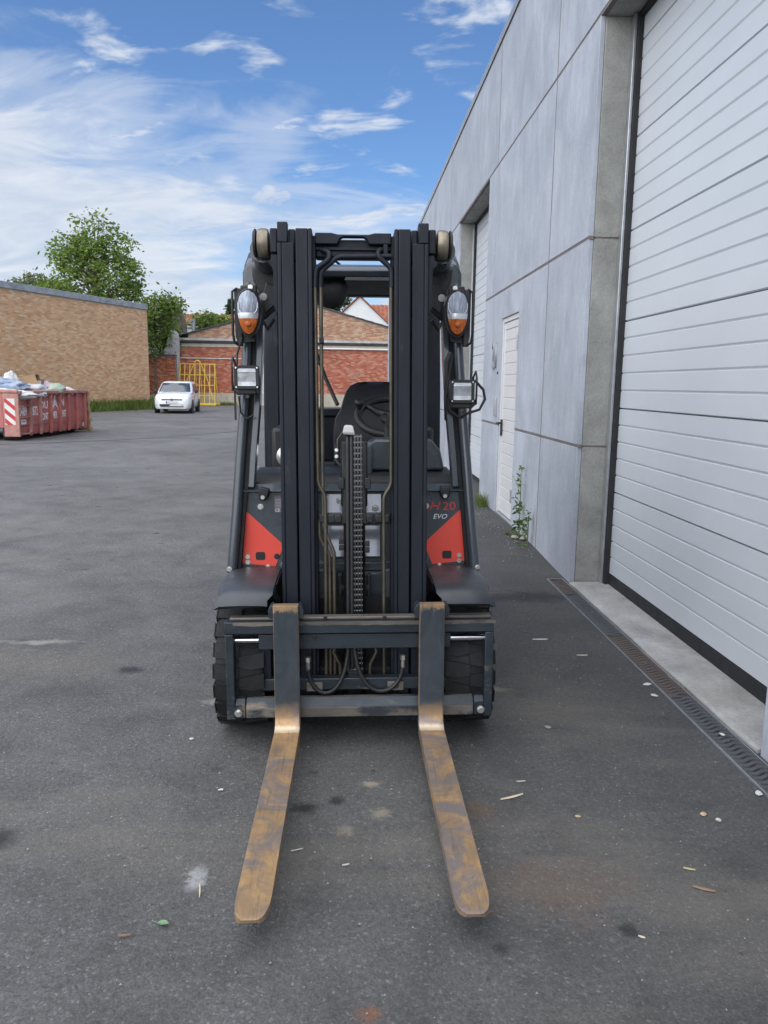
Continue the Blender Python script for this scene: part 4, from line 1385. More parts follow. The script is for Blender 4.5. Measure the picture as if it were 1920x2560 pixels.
for a, b in (((-0.035, 0.675), (0, 0.637)), ((0, 0.637), (0.035, 0.675)), ((-0.05, 0.65), (-0.022, 0.585)), ((-0.022, 0.585), (0, 0.625)), ((0, 0.625), (0.022, 0.585)), ((0.022, 0.585), (0.05, 0.65))):
    em.ring([(a[0], -2.0, a[1]), (b[0], -2.0, b[1])], 0.006, 5)
em.build('badge', M['chrome'], car, smooth=True)
npl = MB().box(-0.26, 0.26, -2.012, -2.0, 0.455, 0.565).build('number_plate', M['car_plate'], car)
MB().box(-0.26, -0.215, -2.014, -2.0125, 0.457, 0.563).build('plate_band', M['plate_blue'], npl)
text_part('plate_text', '1', M['plate_red'], npl, Matrix.Translation((-0.18, -2.0135, 0.475)) @ Matrix.Rotation(PI / 2, 4, 'X'), size=0.10, ext=0.0005)

# ------------------------------------------------------------------ weeds by the warehouse wall
M['stem'] = pm('weed_stem', (0.16, 0.20, 0.07), 0.7)
M['weed_leaf'] = leaf_mat('weed_leaf', (0.06, 0.11, 0.025), (0.09, 0.15, 0.035), (0.13, 0.19, 0.05))
M['weed_flower'] = pm('pale_flower', (0.55, 0.55, 0.35), 0.7)


def weed(label, base, h, seed, lean=(0.0, 0.0), side=True, ldens=1.0):
    rnd = random.Random(seed)
    t = thing('weed', label, 'weed', base, 0, 'weeds growing along the warehouse wall')
    path = [Vector((0, 0, -0.02)), Vector((0.0, lean[1] * 0.3, h * 0.4)), Vector((lean[0], lean[1] * 0.6, h * 0.75)), Vector((lean[0], lean[1], h))]
    st = MB().ring(path, [0.007, 0.006, 0.004, 0.002], 6)
    lv = MB()
    fl = MB()
    n = int(26 * ldens)
    for i in range(n):
        f = rnd.random() ** 1.3
        p = Vector((0, 0, 0)).lerp(path[-1], f) if f < 0.9 else path[-1]
        a = rnd.uniform(0, 2 * PI)
        r = rnd.uniform(0.02, 0.10) * (1.2 - f)
        q = p + Vector((-abs(math.cos(a)) * r * 0.8, math.sin(a) * r * 1.3, rnd.uniform(-0.01, 0.05)))
        st.ring([p, q], 0.0025, 4, caps=False)
        s = rnd.uniform(0.03, 0.065) * (1.25 - 0.7 * f)
        for k in range(5):
            leaf_quad(lv, q, s, rnd, 0.2)
    if side:
        b0 = Vector((0, 0.02, h * 0.62))
        b1 = b0 + Vector((-0.03, 0.22, h * 0.24))
        st.ring([b0, (b0 + b1) / 2 + Vector((0, 0, 0.02)), b1], 0.003, 5, caps=False)
        for k in range(7):
            leaf_quad(lv, b0.lerp(b1, rnd.random()), 0.025, rnd)
    for k in range(9):
        p = path[-1] + Vector((rnd.gauss(-0.01, 0.02), rnd.gauss(0, 0.04), rnd.gauss(0, 0.03)))
        fl.lathe([(0.001, -0.006), (0.006, 0), (0.001, 0.006)], p, (0, 0, 1), 6)
        leaf_quad(lv, p, 0.022, rnd)
    st.build('stem', M['stem'], t, smooth=True)
    o = lv.build('leaves', M['weed_leaf'], t, recalc=False)
    o['kind'] = 'stuff'
    fl.build('flowers', M['weed_flower'], t)
    return t


weed('tall leggy green weed with pale buds right of the side door', (1.640, 7.20, -0.002), 0.66, 3, (0.0, 0.02), True, 1.0)
weed('short leafy weed in the wall corner right of the tall weed', (1.640, 6.85, -0.004), 0.29, 8, (0.0, -0.02), False, 0.5)
tf = MB()
rnd = random.Random(77)
for i in range(150):
    p = Vector((1.62 + rnd.gauss(0, .03), 9.16 + rnd.gauss(0, .09), 0))
    a = rnd.uniform(0, 2 * PI)
    w = Vector((math.cos(a), math.sin(a), 0)) * 0.004
    hh = rnd.uniform(0.06, 0.20)
    tip = Vector((rnd.gauss(-.03, .05), rnd.gauss(0, .06), hh))
    tf.add([p - w, p + w, p + tip * 0.6 + w * .6, p + tip, p + tip * 0.6 - w * .6], [(0, 1, 2, 3, 4)])
tag(tf.build('grass_tuft', M['grass'], recalc=False), 'small tuft of yellow green grass by the far side of the side door', 'grass tuft')

# ------------------------------------------------------------------ litter on the asphalt
M['straw'] = pm('dry_straw', (0.55, 0.48, 0.34), 0.8, var=0.15)
M['chip_white'] = pm('white_chip', (0.48, 0.48, 0.46), 0.6, var=0.08)
M['chip_tan'] = pm('tan_chip', (0.42, 0.34, 0.20), 0.7, var=0.2)
M['twig_brown'] = pm('twig_brown', (0.22, 0.14, 0.085), 0.8, var=0.2)
M['leaf_fallen'] = pm('fallen_leaf', (0.13, 0.24, 0.12), 0.5, var=0.2, scale=30)
M['pebble'] = pm('pebble', (0.27, 0.25, 0.215), 0.8, var=0.2, scale=20)


def stick(name, label, cat, m, x, y, ln, wd, rot, group=None, th=0.003):
    mb = MB()
    n = 5
    secs = []
    for k in range(n + 1):
        f = k / n - 0.5
        w = wd * (1 - 0.55 * abs(f) * 2) * 0.5
        b = 0.08 * ln * (f * f)
        secs.append([(f * ln, b - w, 0), (f * ln, b + w, 0), (f * ln, b + w * 0.6, th), (f * ln, b - w * 0.6, th)])
    mb.loft(secs)
    o = mb.build(name, m, None)
    o.location = (x, y, gz(x, y) + 0.004)
    o.rotation_euler = (0, 0, R(rot))
    return tag(o, label, cat, group)


def chip(name, label, cat, m, x, y, r, seed, flat=0.35, group=None, z=None):
    mb = MB()
    rr = random.Random(seed)
    secs = []
    for k, (s, h) in enumerate(((0.75, 0.0), (1.0, 0.4), (0.7, 0.85), (0.2, 1.0))):
        secs.append([(r * s * math.cos(a) * (1 + 0.3 * rr.uniform(-1, 1)), r * 0.7 * s * math.sin(a) * (1 + 0.3 * rr.uniform(-1, 1)), h * r * flat) for a in [2 * PI * i / 7 for i in range(7)]])
    mb.loft(secs)
    o = mb.build(name, m, None)
    o.location = (x, y, (gz(x, y) if z is None else z) + 0.003)
    o.rotation_euler = (0, 0, rr.uniform(0, 6))
    return tag(o, label, cat, group)


stick('straw_piece', 'pale straw lying below the white powder mark left of the forks', 'straw', M['straw'], -0.424, 2.052, 0.060, 0.006, 100)
stick('straw_piece', 'long pale splinter on the asphalt right of the right fork', 'straw', M['straw'], 0.598, 2.55, 0.095, 0.012, 22)
stick('straw_piece', 'thin grey straw just beyond the long pale splinter', 'straw', M['straw'], 0.655, 2.66, 0.035, 0.004, 5)
stick('straw_piece', 'short white straw between the forks near the tips', 'straw', M['chip_white'], 0.0, 2.165, 0.022, 0.005, 15)
stick('straw_piece', 'thin white straw right of the left fork tip', 'straw', M['chip_white'], -0.155, 2.245, 0.040, 0.003, 20)
stick('straw_piece', 'pale flat sliver on the asphalt midway towards the drain', 'straw', M['chip_white'], 1.131, 4.294, 0.09, 0.018, 2)
stick('straw_piece', 'small pale sliver closer to the drain than the flat one', 'straw', M['straw'], 1.299, 4.023, 0.06, 0.008, 0)
stick('twig', 'short brown twig below and left of the green leaf', 'twig', M['twig_brown'], -0.590, 1.871, 0.034, 0.006, 4, th=0.004)
stick('wood_sliver', 'reddish wood sliver at the lower right of the asphalt', 'splinter', M['twig_brown'], 1.062, 2.025, 0.062, 0.013, -25)
stick('wood_sliver', 'small pale wood sliver above the reddish one at lower right', 'splinter', M['chip_tan'], 1.06, 2.12, 0.035, 0.007, -20)
stick('wood_sliver', 'tiny grey and brown splinter under the reddish one', 'splinter', M['straw'], 0.80, 1.83, 0.018, 0.006, -30)
chip('white_chip', 'white torn scrap against the drain edge', 'scrap', M['chip_white'], 1.505, 3.606, 0.026, 1, 0.15)
chip('white_chip', 'white pebble like scrap just below the torn scrap by the drain', 'scrap', M['chip_white'], 1.484, 3.466, 0.019, 2, 0.25)
chip('white_chip', 'white scrap lying on the drain grate', 'scrap', M['chip_white'], 1.602, 3.02, 0.013, 3, 0.5, z=-0.036)
chip('white_chip', 'small bright white bit right of the tan paper scrap', 'scrap', M['chip_white'], 1.279, 2.385, 0.010, 4, 0.9)
chip('paper_scrap', 'tan curled paper scrap at right on the asphalt', 'scrap', M['chip_tan'], 1.245, 2.425, 0.015, 5, 0.3)
chip('paper_scrap', 'tiny tan flake in the middle of the right asphalt', 'scrap', M['chip_tan'], 0.80, 2.42, 0.010, 6, 0.4)
chip('white_chip', 'white oval fleck left of the left fork', 'scrap', M['chip_white'], -0.455, 2.62, 0.011, 7, 0.4)
chip('white_chip', 'white fleck left of the forks near the tyre', 'scrap', M['chip_white'], -0.645, 3.03, 0.012, 8, 0.4)
chip('white_chip', 'grey white fleck on the asphalt between the forks and the drain', 'scrap', M['pebble'], 0.875, 3.12, 0.017, 9, 0.4)
chip('rubble_piece', 'orange and white rubble bit at the near end of the drain', 'rubble', M['chip_white'], 1.512, 2.555, 0.017, 10, 0.7)
chip('rubble_piece', 'small white crumb right of the rubble at the drain end', 'rubble', M['chip_white'], 1.535, 2.51, 0.013, 11, 0.8)
chip('stone', 'round grey stone at the foot of the tall weed', 'stone', M['pebble'], 1.575, 7.10, 0.045, 12, 0.7)
chip('stone', 'pale stone leaning on the wall beside the weed roots', 'stone', M['pebble'], 1.64, 7.03, 0.040, 13, 0.9)
lf = MB()
lf.add([(-0.022, 0, 0.002), (-0.010, 0.013, 0.006), (0.010, 0.015, 0.008), (0.026, 0.004, 0.004), (0.022, -0.010, 0.009), (0.0, -0.013, 0.006), (0.0, 0.0, 0.001)], [(0, 1, 6), (1, 2, 6), (2, 3, 6), (3, 4, 6), (4, 5, 6), (5, 0, 6)])
lf.ring([(-0.022, 0, 0.002), (-0.034, 0.004, 0.003), (-0.046, 0.010, 0.002)], 0.0012, 5)
lo = lf.build('fallen_leaf', M['leaf_fallen'], None)
lo.location = (-0.500, 1.914, gz(-0.5, 1.9) + 0.004)
lo.rotation_euler = (0, 0, R(-12))
lo.scale = (0.72, 0.72, 0.72)
tag(lo, 'single green fallen leaf on the asphalt at lower left', 'leaf')
# countless crumbs of grit
gt = MB()
rnd = random.Random(4)
for i in range(520):
    x, y = rnd.uniform(-1.9, 1.5), 1.4 + 5.0 * rnd.random() ** 1.4
    r = rnd.uniform(0.0015, 0.0045)
    z = gz(x, y) + 0.002
    gt.add([(x - r, y - r * .7, z), (x + r, y - r * .5, z), (x + r * .3, y + r, z), (x, y, z + r * 1.1)], [(0, 1, 3), (1, 2, 3), (2, 0, 3)])
for i in range(90):
    x, y = 1.60 - abs(rnd.gauss(0, 0.18)), rnd.uniform(6.2, 8.9)
    r = rnd.uniform(0.003, 0.009)
    z = gz(x, y) + 0.002
    gt.add([(x - r, y - r * .7, z), (x + r, y - r * .5, z), (x + r * .3, y + r, z), (x, y, z + r * 1.1)], [(0, 1, 3), (1, 2, 3), (2, 0, 3)])
tag(gt.build('grit', M['pebble'], recalc=False), 'pale grit crumbs scattered over the asphalt', 'grit', kind='stuff')

# ------------------------------------------------------------------ forklift
M['fk_grey'] = pm('truck_grey_paint', (0.050, 0.063, 0.073), 0.32, var=0.16, scale=4, coat=0.25, bump=0.03, bscale=200, rvar=0.12, spots=((0.085, 0.088, 0.085), 3.5, 0.60))
M['fk_gloss'] = pm('glossy_grey_plate', (0.15, 0.16, 0.18), 0.16, 0.3, var=0.06, scale=4, coat=0.6, rvar=0.03)
M['fk_pillar'] = pm('pillar_grey_paint', (0.036, 0.045, 0.056), 0.24, var=0.10, scale=3, coat=0.3, rvar=0.06)
M['fk_mast'] = pm('mast_black_paint', (0.0075, 0.010, 0.0165), 0.55, var=0.22, scale=7, bump=0.12, bscale=40, rvar=0.14, spec=0.3, spots=((0.026, 0.027, 0.029), 11, 0.62), aniso=(1, 1, 0.35))
M['fk_carr'] = pm('carriage_worn_paint', (0.020, 0.028, 0.036), 0.42, 0.15, var=0.35, scale=9, bump=0.15, bscale=60, spots=((0.14, 0.11, 0.08), 6, 0.60), aniso=(0.5, 1, 1))
M['fk_carr2'] = pm('carriage_scuffed_steel', (0.15, 0.135, 0.115), 0.5, 0.45, var=0.4, scale=7, bump=0.2, bscale=60, spots=((0.04, 0.047, 0.055), 4.5, 0.54), aniso=(0.5, 1, 1))
M['fk_plastic'] = pm('black_plastic', (0.012, 0.0125, 0.014), 0.5, var=0.2, scale=9, bump=0.15, bscale=300)
M['fk_fender'] = pm('fender_plastic', (0.032, 0.036, 0.042), 0.42, var=0.4, scale=4, bump=0.1, bscale=120, rvar=0.12)
M['fk_rubber'] = pm('solid_tyre', (0.012, 0.0125, 0.0135), 0.7, var=0.3, scale=12, bump=0.3, bscale=60, spots=((0.035, 0.033, 0.03), 9, 0.62), spec=0.35)
M['fk_red'] = pm('red_decal', (0.74, 0.075, 0.05), 0.35, var=0.06, scale=4, coat=0.2)
M['fk_white'] = pm('white_decal', (0.72, 0.72, 0.72), 0.4, var=0.03)
M['fk_redtext'] = pm('red_lettering', (0.50, 0.05, 0.035), 0.4, var=0.04)
M['fk_dark'] = pm('recess_black', (0.008, 0.008, 0.009), 0.8, var=0.2)
M['fk_zinc'] = pm('zinc_bolt', (0.60, 0.60, 0.57), 0.3, 0.9, var=0.1, scale=20)
M['fk_brass'] = pm('yellow_zinc_tube', (0.078, 0.069, 0.050), 0.42, 0.6, var=0.4, scale=11, spots=((0.05, 0.045, 0.04), 8, 0.62))
M['fk_roller'] = pm('champagne_housing', (0.21, 0.18, 0.135), 0.40, 0.6, var=0.35, scale=10, aniso=(4, 1, 1))
M['fk_chain'] = pm('oiled_chain', (0.085, 0.085, 0.085), 0.25, 0.9, var=0.4, scale=40)
M['fk_grease'] = pm('greasy_guide', (0.016, 0.016, 0.017), 0.35, 0.2, var=0.4, scale=14)
M['fk_lens'] = pm('clear_lens', (0.26, 0.29, 0.34), 0.16, 0.35, var=0.45, scale=60, bump=0.5, bscale=90, aniso=(1.5, 1, 0.25))
M['fk_silver'] = pm('silver_lamp_band', (0.66, 0.68, 0.70), 0.22, 0.5, var=0.08)
M['fk_orange'] = pm('orange_lens', (0.44, 0.105, 0.014), 0.16, 0.1, var=0.45, scale=55, bump=0.6, bscale=110, aniso=(1.6, 1, 0.35))
M['fk_worklens'] = pm('fluted_lens', (0.52, 0.54, 0.55), 0.16, 0.6, var=0.25, scale=30)
M['fk_seat'] = pm('seat_vinyl', (0.016, 0.0175, 0.021), 0.48, var=0.12, scale=6, bump=0.12, bscale=220)
M['fk_label'] = pm('data_plate', (0.10, 0.085, 0.10), 0.4, var=0.1)
M['fk_label2'] = pm('data_plate_print', (0.30, 0.27, 0.30), 0.5, var=0.1)
M['fk_cap'] = pm('white_cap', (0.42, 0.41, 0.40), 0.4, var=0.06)


def fork_material():
    m, t, b = new_mat('worn_fork_steel')
    co = N(t, 'ShaderNodeTexCoord').outputs['Object']
    sp = N(t, 'ShaderNodeSeparateXYZ')
    L(t, co, sp.inputs[0])
    n1 = noise(t, mapping(t, co, (1.4, 0.9, 1)), 8, 9, 0.76, 0.7)
    n2 = noise(t, mapping(t, co, (1, 1.0, 1), (3, 3, 0)), 4.6, 9, 0.72, 1.0)
    scr = noise(t, mapping(t, co, (110, 5, 5), (0, 0, 0), (0, 0, 0.06)), 1.0, 6, 0.75, 0.3)
    rust = mix(t, ramp(t, n1, [(0.34, 0), (0.68, 1)]), (0.26, 0.185, 0.125), (0.55, 0.34, 0.145))
    rust = mix(t, ramp(t, n2, [(0.47, 0), (0.57, 0.9)]), rust, (0.215, 0.19, 0.185))
    rust = mix(t, ramp(t, scr, [(0.33, 0.55), (0.45, 0)]), rust, (0.13, 0.10, 0.075))
    paint = mix(t, ramp(t, n1, [(0.40, 0), (0.75, 1)]), (0.030, 0.040, 0.050), (0.060, 0.070, 0.078))
    # paint survives on the upright shank, worn through along both edges and towards the heel
    zz_ = math_node(t, 'ADD', sp.outputs[2], math_node(t, 'MULTIPLY', math_node(t, 'SUBTRACT', n1, 0.5), 0.14))
    keep = ramp(t, zz_, [(0.165, 0), (0.235, 1)])
    at = N(t, 'ShaderNodeAttribute', attribute_name='edge')
    edge = math_node(t, 'ADD', at.outputs['Fac'], math_node(t, 'MULTIPLY', math_node(t, 'SUBTRACT', n2, 0.5), 0.5))
    keep = math_node(t, 'MULTIPLY', keep, ramp(t, edge, [(0.86, 1), (1.02, 0)]))
    keep = math_node(t, 'MULTIPLY', keep, ramp(t, zz_, [(0.595, 1), (0.614, 0.2)]))
    c = mix(t, keep, rust, paint)
    # bare bright rub mark in the heel bend
    ymask = math_node(t, 'GREATER_THAN', sp.outputs[1], -0.375)
    bare = ramp(t, math_node(t, 'ADD', sp.outputs[2], math_node(t, 'MULTIPLY', math_node(t, 'SUBTRACT', scr, 0.5), 0.02)), [(0.122, 0), (0.130, 1), (0.137, 1), (0.145, 0)])
    c = mix(t, math_node(t, 'MULTIPLY', math_node(t, 'MULTIPLY', bare, ymask), 0.6), c, (0.80, 0.70, 0.52))
    L(t, c, b.inputs['Base Color'])
    L(t, ramp(t, keep, [(0, 0.55), (1, 0.2)]), b.inputs['Metallic'])
    L(t, ramp(t, n1, [(0.3, 0.38), (0.7, 0.58)]), b.inputs['Roughness'])
    bn = N(t, 'ShaderNodeBump')
    bn.inputs['Strength'].default_value = 0.25
    bn.inputs['Distance'].default_value = 0.003
    L(t, math_node(t, 'ADD', n2, scr), bn.inputs['Height'])
    L(t, bn.outputs[0], b.inputs['Normal'])
    return m


M['fk_fork'] = fork_material()

FO = Vector((0, 3.2, -0.045))
fk = thing('forklift', 'dark grey counterbalance forklift with red side decals and rusty forks facing the camera', 'forklift', (0.036, 3.2, -0.045))
fk.rotation_euler = (0, -0.0125, 0)
TILT = Matrix.Translation((0, 3.05, 0.55)) @ Matrix.Rotation(-0.050, 4, 'X') @ Matrix.Translation((0, -3.05, -0.55))


class FB(MB):
    """parts given as (x from the truck's centre line, distance from the camera plane, height)"""

    def go(self, name, m, parent=None, smooth=False, bevel=0.0, tilt=False, segs=2, recalc=True):
        vs = [Vector(p) for p in self.v]
        if tilt:
            vs = [TILT @ p for p in vs]
        self.v = [tuple(p - FO) for p in vs]
        return self.build(name, m, parent or fk, smooth, bevel, recalc=recalc, segs=segs)


def bolt(name, p, r=0.010, d=0.006, m=None, parent=None, tilt=False, n=6):
    f = FB().cyl(p, (p[0], p[1] - d * 0.4, p[2]), r * 1.45, 14)
    f.cyl((p[0], p[1] - d * 0.4, p[2]), (p[0], p[1] - d * 1.4, p[2]), r, n)
    return f.go(name, m or M['fk_zinc'], parent, tilt=tilt)


# ---- forks
def fork(xc, toe):
    hw = 0.0485
    # centre line of upper (front) and lower (back) surface in the Y,Z plane, from the shank top down round the heel to the tip
    up = [(2.870, 0.579), (2.870, 0.40), (2.870, 0.20), (2.869, 0.128), (2.862, 0.104), (2.845, 0.088), (2.82, 0.082), (2.70, 0.079), (2.40, 0.070), (2.10, 0.061), (1.93, 0.056), (1.885, 0.054), (1.86, 0.0535), (1.84, 0.053), (1.825, 0.052), (1.815, 0.051), (1.809, 0.0495)]
    lo = [(2.912, 0.579), (2.912, 0.40), (2.912, 0.20), (2.912, 0.11), (2.908, 0.070), (2.89, 0.048), (2.86, 0.038), (2.70, 0.036), (2.40, 0.034), (2.10, 0.033), (1.93, 0.034), (1.885, 0.035), (1.86, 0.0355), (1.84, 0.036), (1.825, 0.037), (1.815, 0.038), (1.809, 0.040)]
    ws = [1, 1, 1, 1, 1, 1, 1, 1, 1, 1, 1.0, 0.992, 0.955, 0.885, 0.79, 0.66, 0.48]
    secs = []
    att = []
    for (yu, zu), (yl, zl), w in zip(up, lo, ws):
        s = []
        xt = xc + toe * max(0.0, (2.85 - yu) / 1.04)
        for q in (-1, -0.93, -0.5, 0, 0.5, 0.93, 1):
            s.append((xt + q * hw * w, yu + (0.003 if abs(q) == 1 else 0), zu))
        for q in (1, 0.5, 0, -0.5, -1):
            s.append((xt + q * hw * w, yl, zl))
        secs.append(s)
        att += [1, .8, .4, 0, .4, .8, 1, 1, .5, .2, .5, 1]
    f = FB()
    f.loft(secs)
    o = f.go('fork', M['fk_fork'], smooth=True, bevel=0.0025)
    a = o.data.attributes.new('edge', 'FLOAT', 'POINT')
    for i, v_ in enumerate(att):
        a.data[i].value = v_
    for sg in (-1, 1):
        FB().prism([(xc + sg * 0.0490, 0.522), (xc + sg * 0.066, 0.526), (xc + sg * 0.070, 0.555), (xc + sg * 0.062, 0.572), (xc + sg * 0.0490, 0.578)], 'y', 2.888, 2.95).go('fork_hook', M['fk_carr'], o, bevel=0.002)
    FB().box(xc - 0.03, xc + 0.03, 2.9125, 2.985, 0.508, 0.545).go('fork_hanger', M['fk_carr'], o, bevel=0.003)
    return o


fork(-0.268, -0.016)
fork(0.300, 0.006)

# ---- carriage with side shift (whole frame sits 2 cm to the right)
cx = 0.020
FB().box(cx - 0.534, cx + 0.534, 2.930, 2.985, 0.448, 0.498).go('carriage_top_bar', M['fk_carr'], bevel=0.004)
FB().box(cx - 0.515, cx + 0.525, 2.952, 2.99, 0.4985, 0.510).go('carriage_top_rail', M['fk_carr2'], bevel=0.003)
wr = FB()
for k in range(26):                                    # scuffed strip along the upper edge of the bar
    x0 = cx - 0.50 + k * 0.040
    wr.add([(x0, 2.9292, 0.498), (x0 + 0.0405, 2.9292, 0.498), (x0 + 0.0405, 2.9292, 0.483 + 0.006 * mnoise.noise(Vector((k * 1.3, 0, 0)))), (x0, 2.9292, 0.483 + 0.006 * mnoise.noise(Vector(((k - 1) * 1.3, 0, 0))))], [(0, 1, 2, 3)])
wr.go('scuffed_edge', M['fk_carr2'])
for sg in (-1, 1):
    FB().box(cx + sg * 0.517 - 0.017, cx + sg * 0.517 + 0.017, 2.931, 2.984, 0.092, 0.4475).go('carriage_side_post', M['fk_carr'], bevel=0.004)
    FB().prism([(2.9305, 0.155), (2.9305, 0.100), (2.984, 0.100), (2.984, 0.175), (2.95, 0.175)], 'x', cx + sg * 0.48 - 0.0195, cx + sg * 0.48 + 0.0195).go('corner_gusset', M['fk_carr'], bevel=0.002)
    bolt('carriage_bolt', (cx + sg * 0.488, 2.930, 0.122), 0.011, 0.010)
FB().prism([(2.931, 0.098), (2.931, 0.140), (2.958, 0.170), (2.984, 0.170), (2.984, 0.098)], 'x', cx - 0.458, cx + 0.458).go('carriage_bottom_bar', M['fk_carr2'], bevel=0.003)
FB().prism([(2.9298, 0.1415), (2.9572, 0.1712), (2.9562, 0.1722), (2.9288, 0.1425)], 'x', cx - 0.457, cx + 0.457).go('bottom_bar_chamfer', M['fk_carr'])
FB().box(-0.384, 0.384, 2.948, 3.01, 0.378, 0.4405).go('fixed_upper_bar', M['fk_carr'], bevel=0.004)
for sg in (-1, 1):
    FB().cyl((sg * 0.3835, 2.972, 0.412), (cx + sg * 0.501, 2.972, 0.412), 0.0125, 18).go('slide_rod', M['chrome'], smooth=True)
    FB().box(sg * 0.165 - 0.033, sg * 0.165 + 0.033, 2.978, 3.0, 0.188, 0.225).go('bar_clamp', M['fk_carr2'], bevel=0.002)
    bolt('clamp_bolt', (sg * 0.165, 2.978, 0.207), 0.008, 0.004, M['fk_carr'])
    FB().box(sg * 0.118 - 0.007, sg * 0.118 + 0.007, 2.946, 2.954, 0.496, 0.512).go('lock_lug', M['fk_dark'], bevel=0.001)
FB().box(-0.384, 0.384, 2.986, 3.03, 0.190, 0.240).go('fixed_lower_bar', M['fk_carr'], bevel=0.004)
for sg in (-1, 1):
    FB().box(sg * 0.36 - 0.02, sg * 0.36 + 0.02, 3.0, 3.04, 0.18, 0.43).go('carriage_upright', M['fk_mast'], bevel=0.004)
    FB().cyl((sg * 0.383, 3.0, 0.205), (sg * 0.383, 3.0, 0.225), 0.022, 12).go('wear_pad', M['fk_brass'])
bolt('bar_bolt', (-0.160, 2.948, 0.425), 0.006, 0.003, M['fk_chain'])
# hydraulic hoses of the side shift
for (x0, x1, xm, top) in ((-0.190, -0.026, -0.125, 0.335), (0.194, -0.004, 0.120, 0.340)):
    f = FB().cyl((x0, 2.978, top), (x0, 2.978, top - 0.020), 0.0125, 6)
    f.cyl((x0, 2.978, top - 0.020), (x0, 2.978, top - 0.055), 0.0085, 12)
    hf = f.go('hose_fitting', M['fk_zinc'])
    path = []
    for k in range(15):
        t = k / 14
        q = (1 - t) ** 3 * Vector((x0, 2.978, top - 0.05)) + 3 * (1 - t) ** 2 * t * Vector((x0 + (0.005 if x0 < 0 else -0.01), 2.97, top - 0.185)) + 3 * (1 - t) * t * t * Vector((x1 + (x0 - x1) * 0.03, 2.965, top - 0.22)) + t ** 3 * Vector((x1, 3.0, 0.40))
        path.append(q)
    FB().ring(path, 0.0085, 10).go('hose', M['fk_plastic'], smooth=True)

# ---- mast
def channel(name, sg, x_in, x_out, y0, z0, z1, web_at_out):
    f = FB()
    dpt = 0.125
    th = 0.016
    wx = (x_out - th, x_out) if web_at_out else (x_in, x_in + th)
    ox = (x_in, x_out - th) if web_at_out else (x_in + th, x_out)
    a = sorted((sg * wx[0], sg * wx[1]))
    b = sorted((sg * ox[0], sg * ox[1]))
    f.box(a[0], a[1], y0, y0 + dpt, z0, z1)
    f.box(b[0], b[1], y0, y0 + th, z0, z1)
    f.box(b[0], b[1], y0 + dpt - th, y0 + dpt, z0, z1)
    return f.go(name, M['fk_mast'], bevel=0.004, tilt=True)


for sg in (-1, 1):
    o = channel('outer_mast_channel', sg, 0.2300, 0.2945, 3.050, 0.03, 1.965, True)
    a = sorted((sg * 0.254, sg * 0.2945))
    FB().box(a[0], a[1], 3.0505, 3.09, 1.9655, 2.043).go('channel_head', M['fk_mast'], o, bevel=0.004, tilt=True)
    a = sorted((sg * 0.226, sg * 0.2535))
    FB().box(a[0], a[1], 3.075, 3.14, 1.90, 2.022).go('stop_block', M['fk_mast'], o, bevel=0.006, tilt=True)
    a = sorted((sg * 0.2950, sg * 0.325))
    FB().box(a[0], a[1], 3.07, 3.17, 1.93, 2.024).go('bearing_block', M['fk_mast'], o, bevel=0.006, tilt=True)
    FB().prism([(sg * 0.2950, 1.70), (sg * 0.305, 1.70), (sg * 0.314, 1.73), (sg * 0.314, 1.86), (sg * 0.322, 1.90), (sg * 0.322, 1.929), (sg * 0.2950, 1.929)], 'y', 3.08, 3.18).go('bearing_bracket', M['fk_mast'], o, bevel=0.004, tilt=True)
    channel('inner_mast_channel', sg, 0.1600, 0.2235, 3.044, 0.06, 2.018, False)
    # side plate behind the inner channel (window side)
    a = sorted((sg * 0.148, sg * 0.1645))
    FB().box(a[0], a[1], 3.085, 3.15, 0.10, 2.0).go('inner_guide', M['fk_mast'], bevel=0.003, tilt=True)
# head beam between the inner channels
prof = [(-0.149, 2.008), (-0.085, 2.008), (-0.06, 2.002), (0.06, 2.002), (0.085, 2.008), (0.149, 2.008), (0.149, 1.965), (0.062, 1.965), (0.052, 1.985), (0.040, 1.992), (-0.040, 1.992), (-0.052, 1.985), (-0.062, 1.965), (-0.149, 1.965)]
FB().prism(prof, 'y', 3.07, 3.10).go('mast_head_beam', M['fk_mast'], bevel=0.004, tilt=True)
FB().box(-0.149, 0.149, 3.101, 3.16, 1.918, 1.990).go('mast_head_box', M['fk_mast'], bevel=0.008, tilt=True)
FB().box(-0.149, 0.149, 3.09, 3.1005, 1.945, 1.960).go('mast_head_rib', M['fk_mast'], bevel=0.003, tilt=True)
# lower tie with pipe clamps
FB().box(-0.1475, 0.1475, 3.07, 3.10, 0.861, 0.906).go('mast_tie', M['fk_grease'], bevel=0.004, tilt=True)
for xx in (-0.128, -0.092, -0.066, 0.062, 0.098, 0.128):
    FB().box(xx - 0.014, xx + 0.014, 3.058, 3.0695, 0.868, 0.900).go('pipe_clamp', M['fk_grease'], bevel=0.004, tilt=True)
# tubes: black upper runs, yellow zinc lower runs
def tube(name, pts, r, m):
    P = [Vector(p) for p in pts]
    out = [P[0]]
    for i in range(1, len(P) - 1):
        a, b, c = P[i - 1], P[i], P[i + 1]
        ra = min(0.018, (b - a).length * 0.45)
        rc = min(0.018, (c - b).length * 0.45)
        s, e = b + (a - b).normalized() * ra, b + (c - b).normalized() * rc
        for k in range(5):
            t = k / 4
            out.append((1 - t) ** 2 * s + 2 * (1 - t) * t * b + t * t * e)
    out.append(P[-1])
    return FB().ring(out, r, 12).go(name, m, smooth=True, tilt=True)


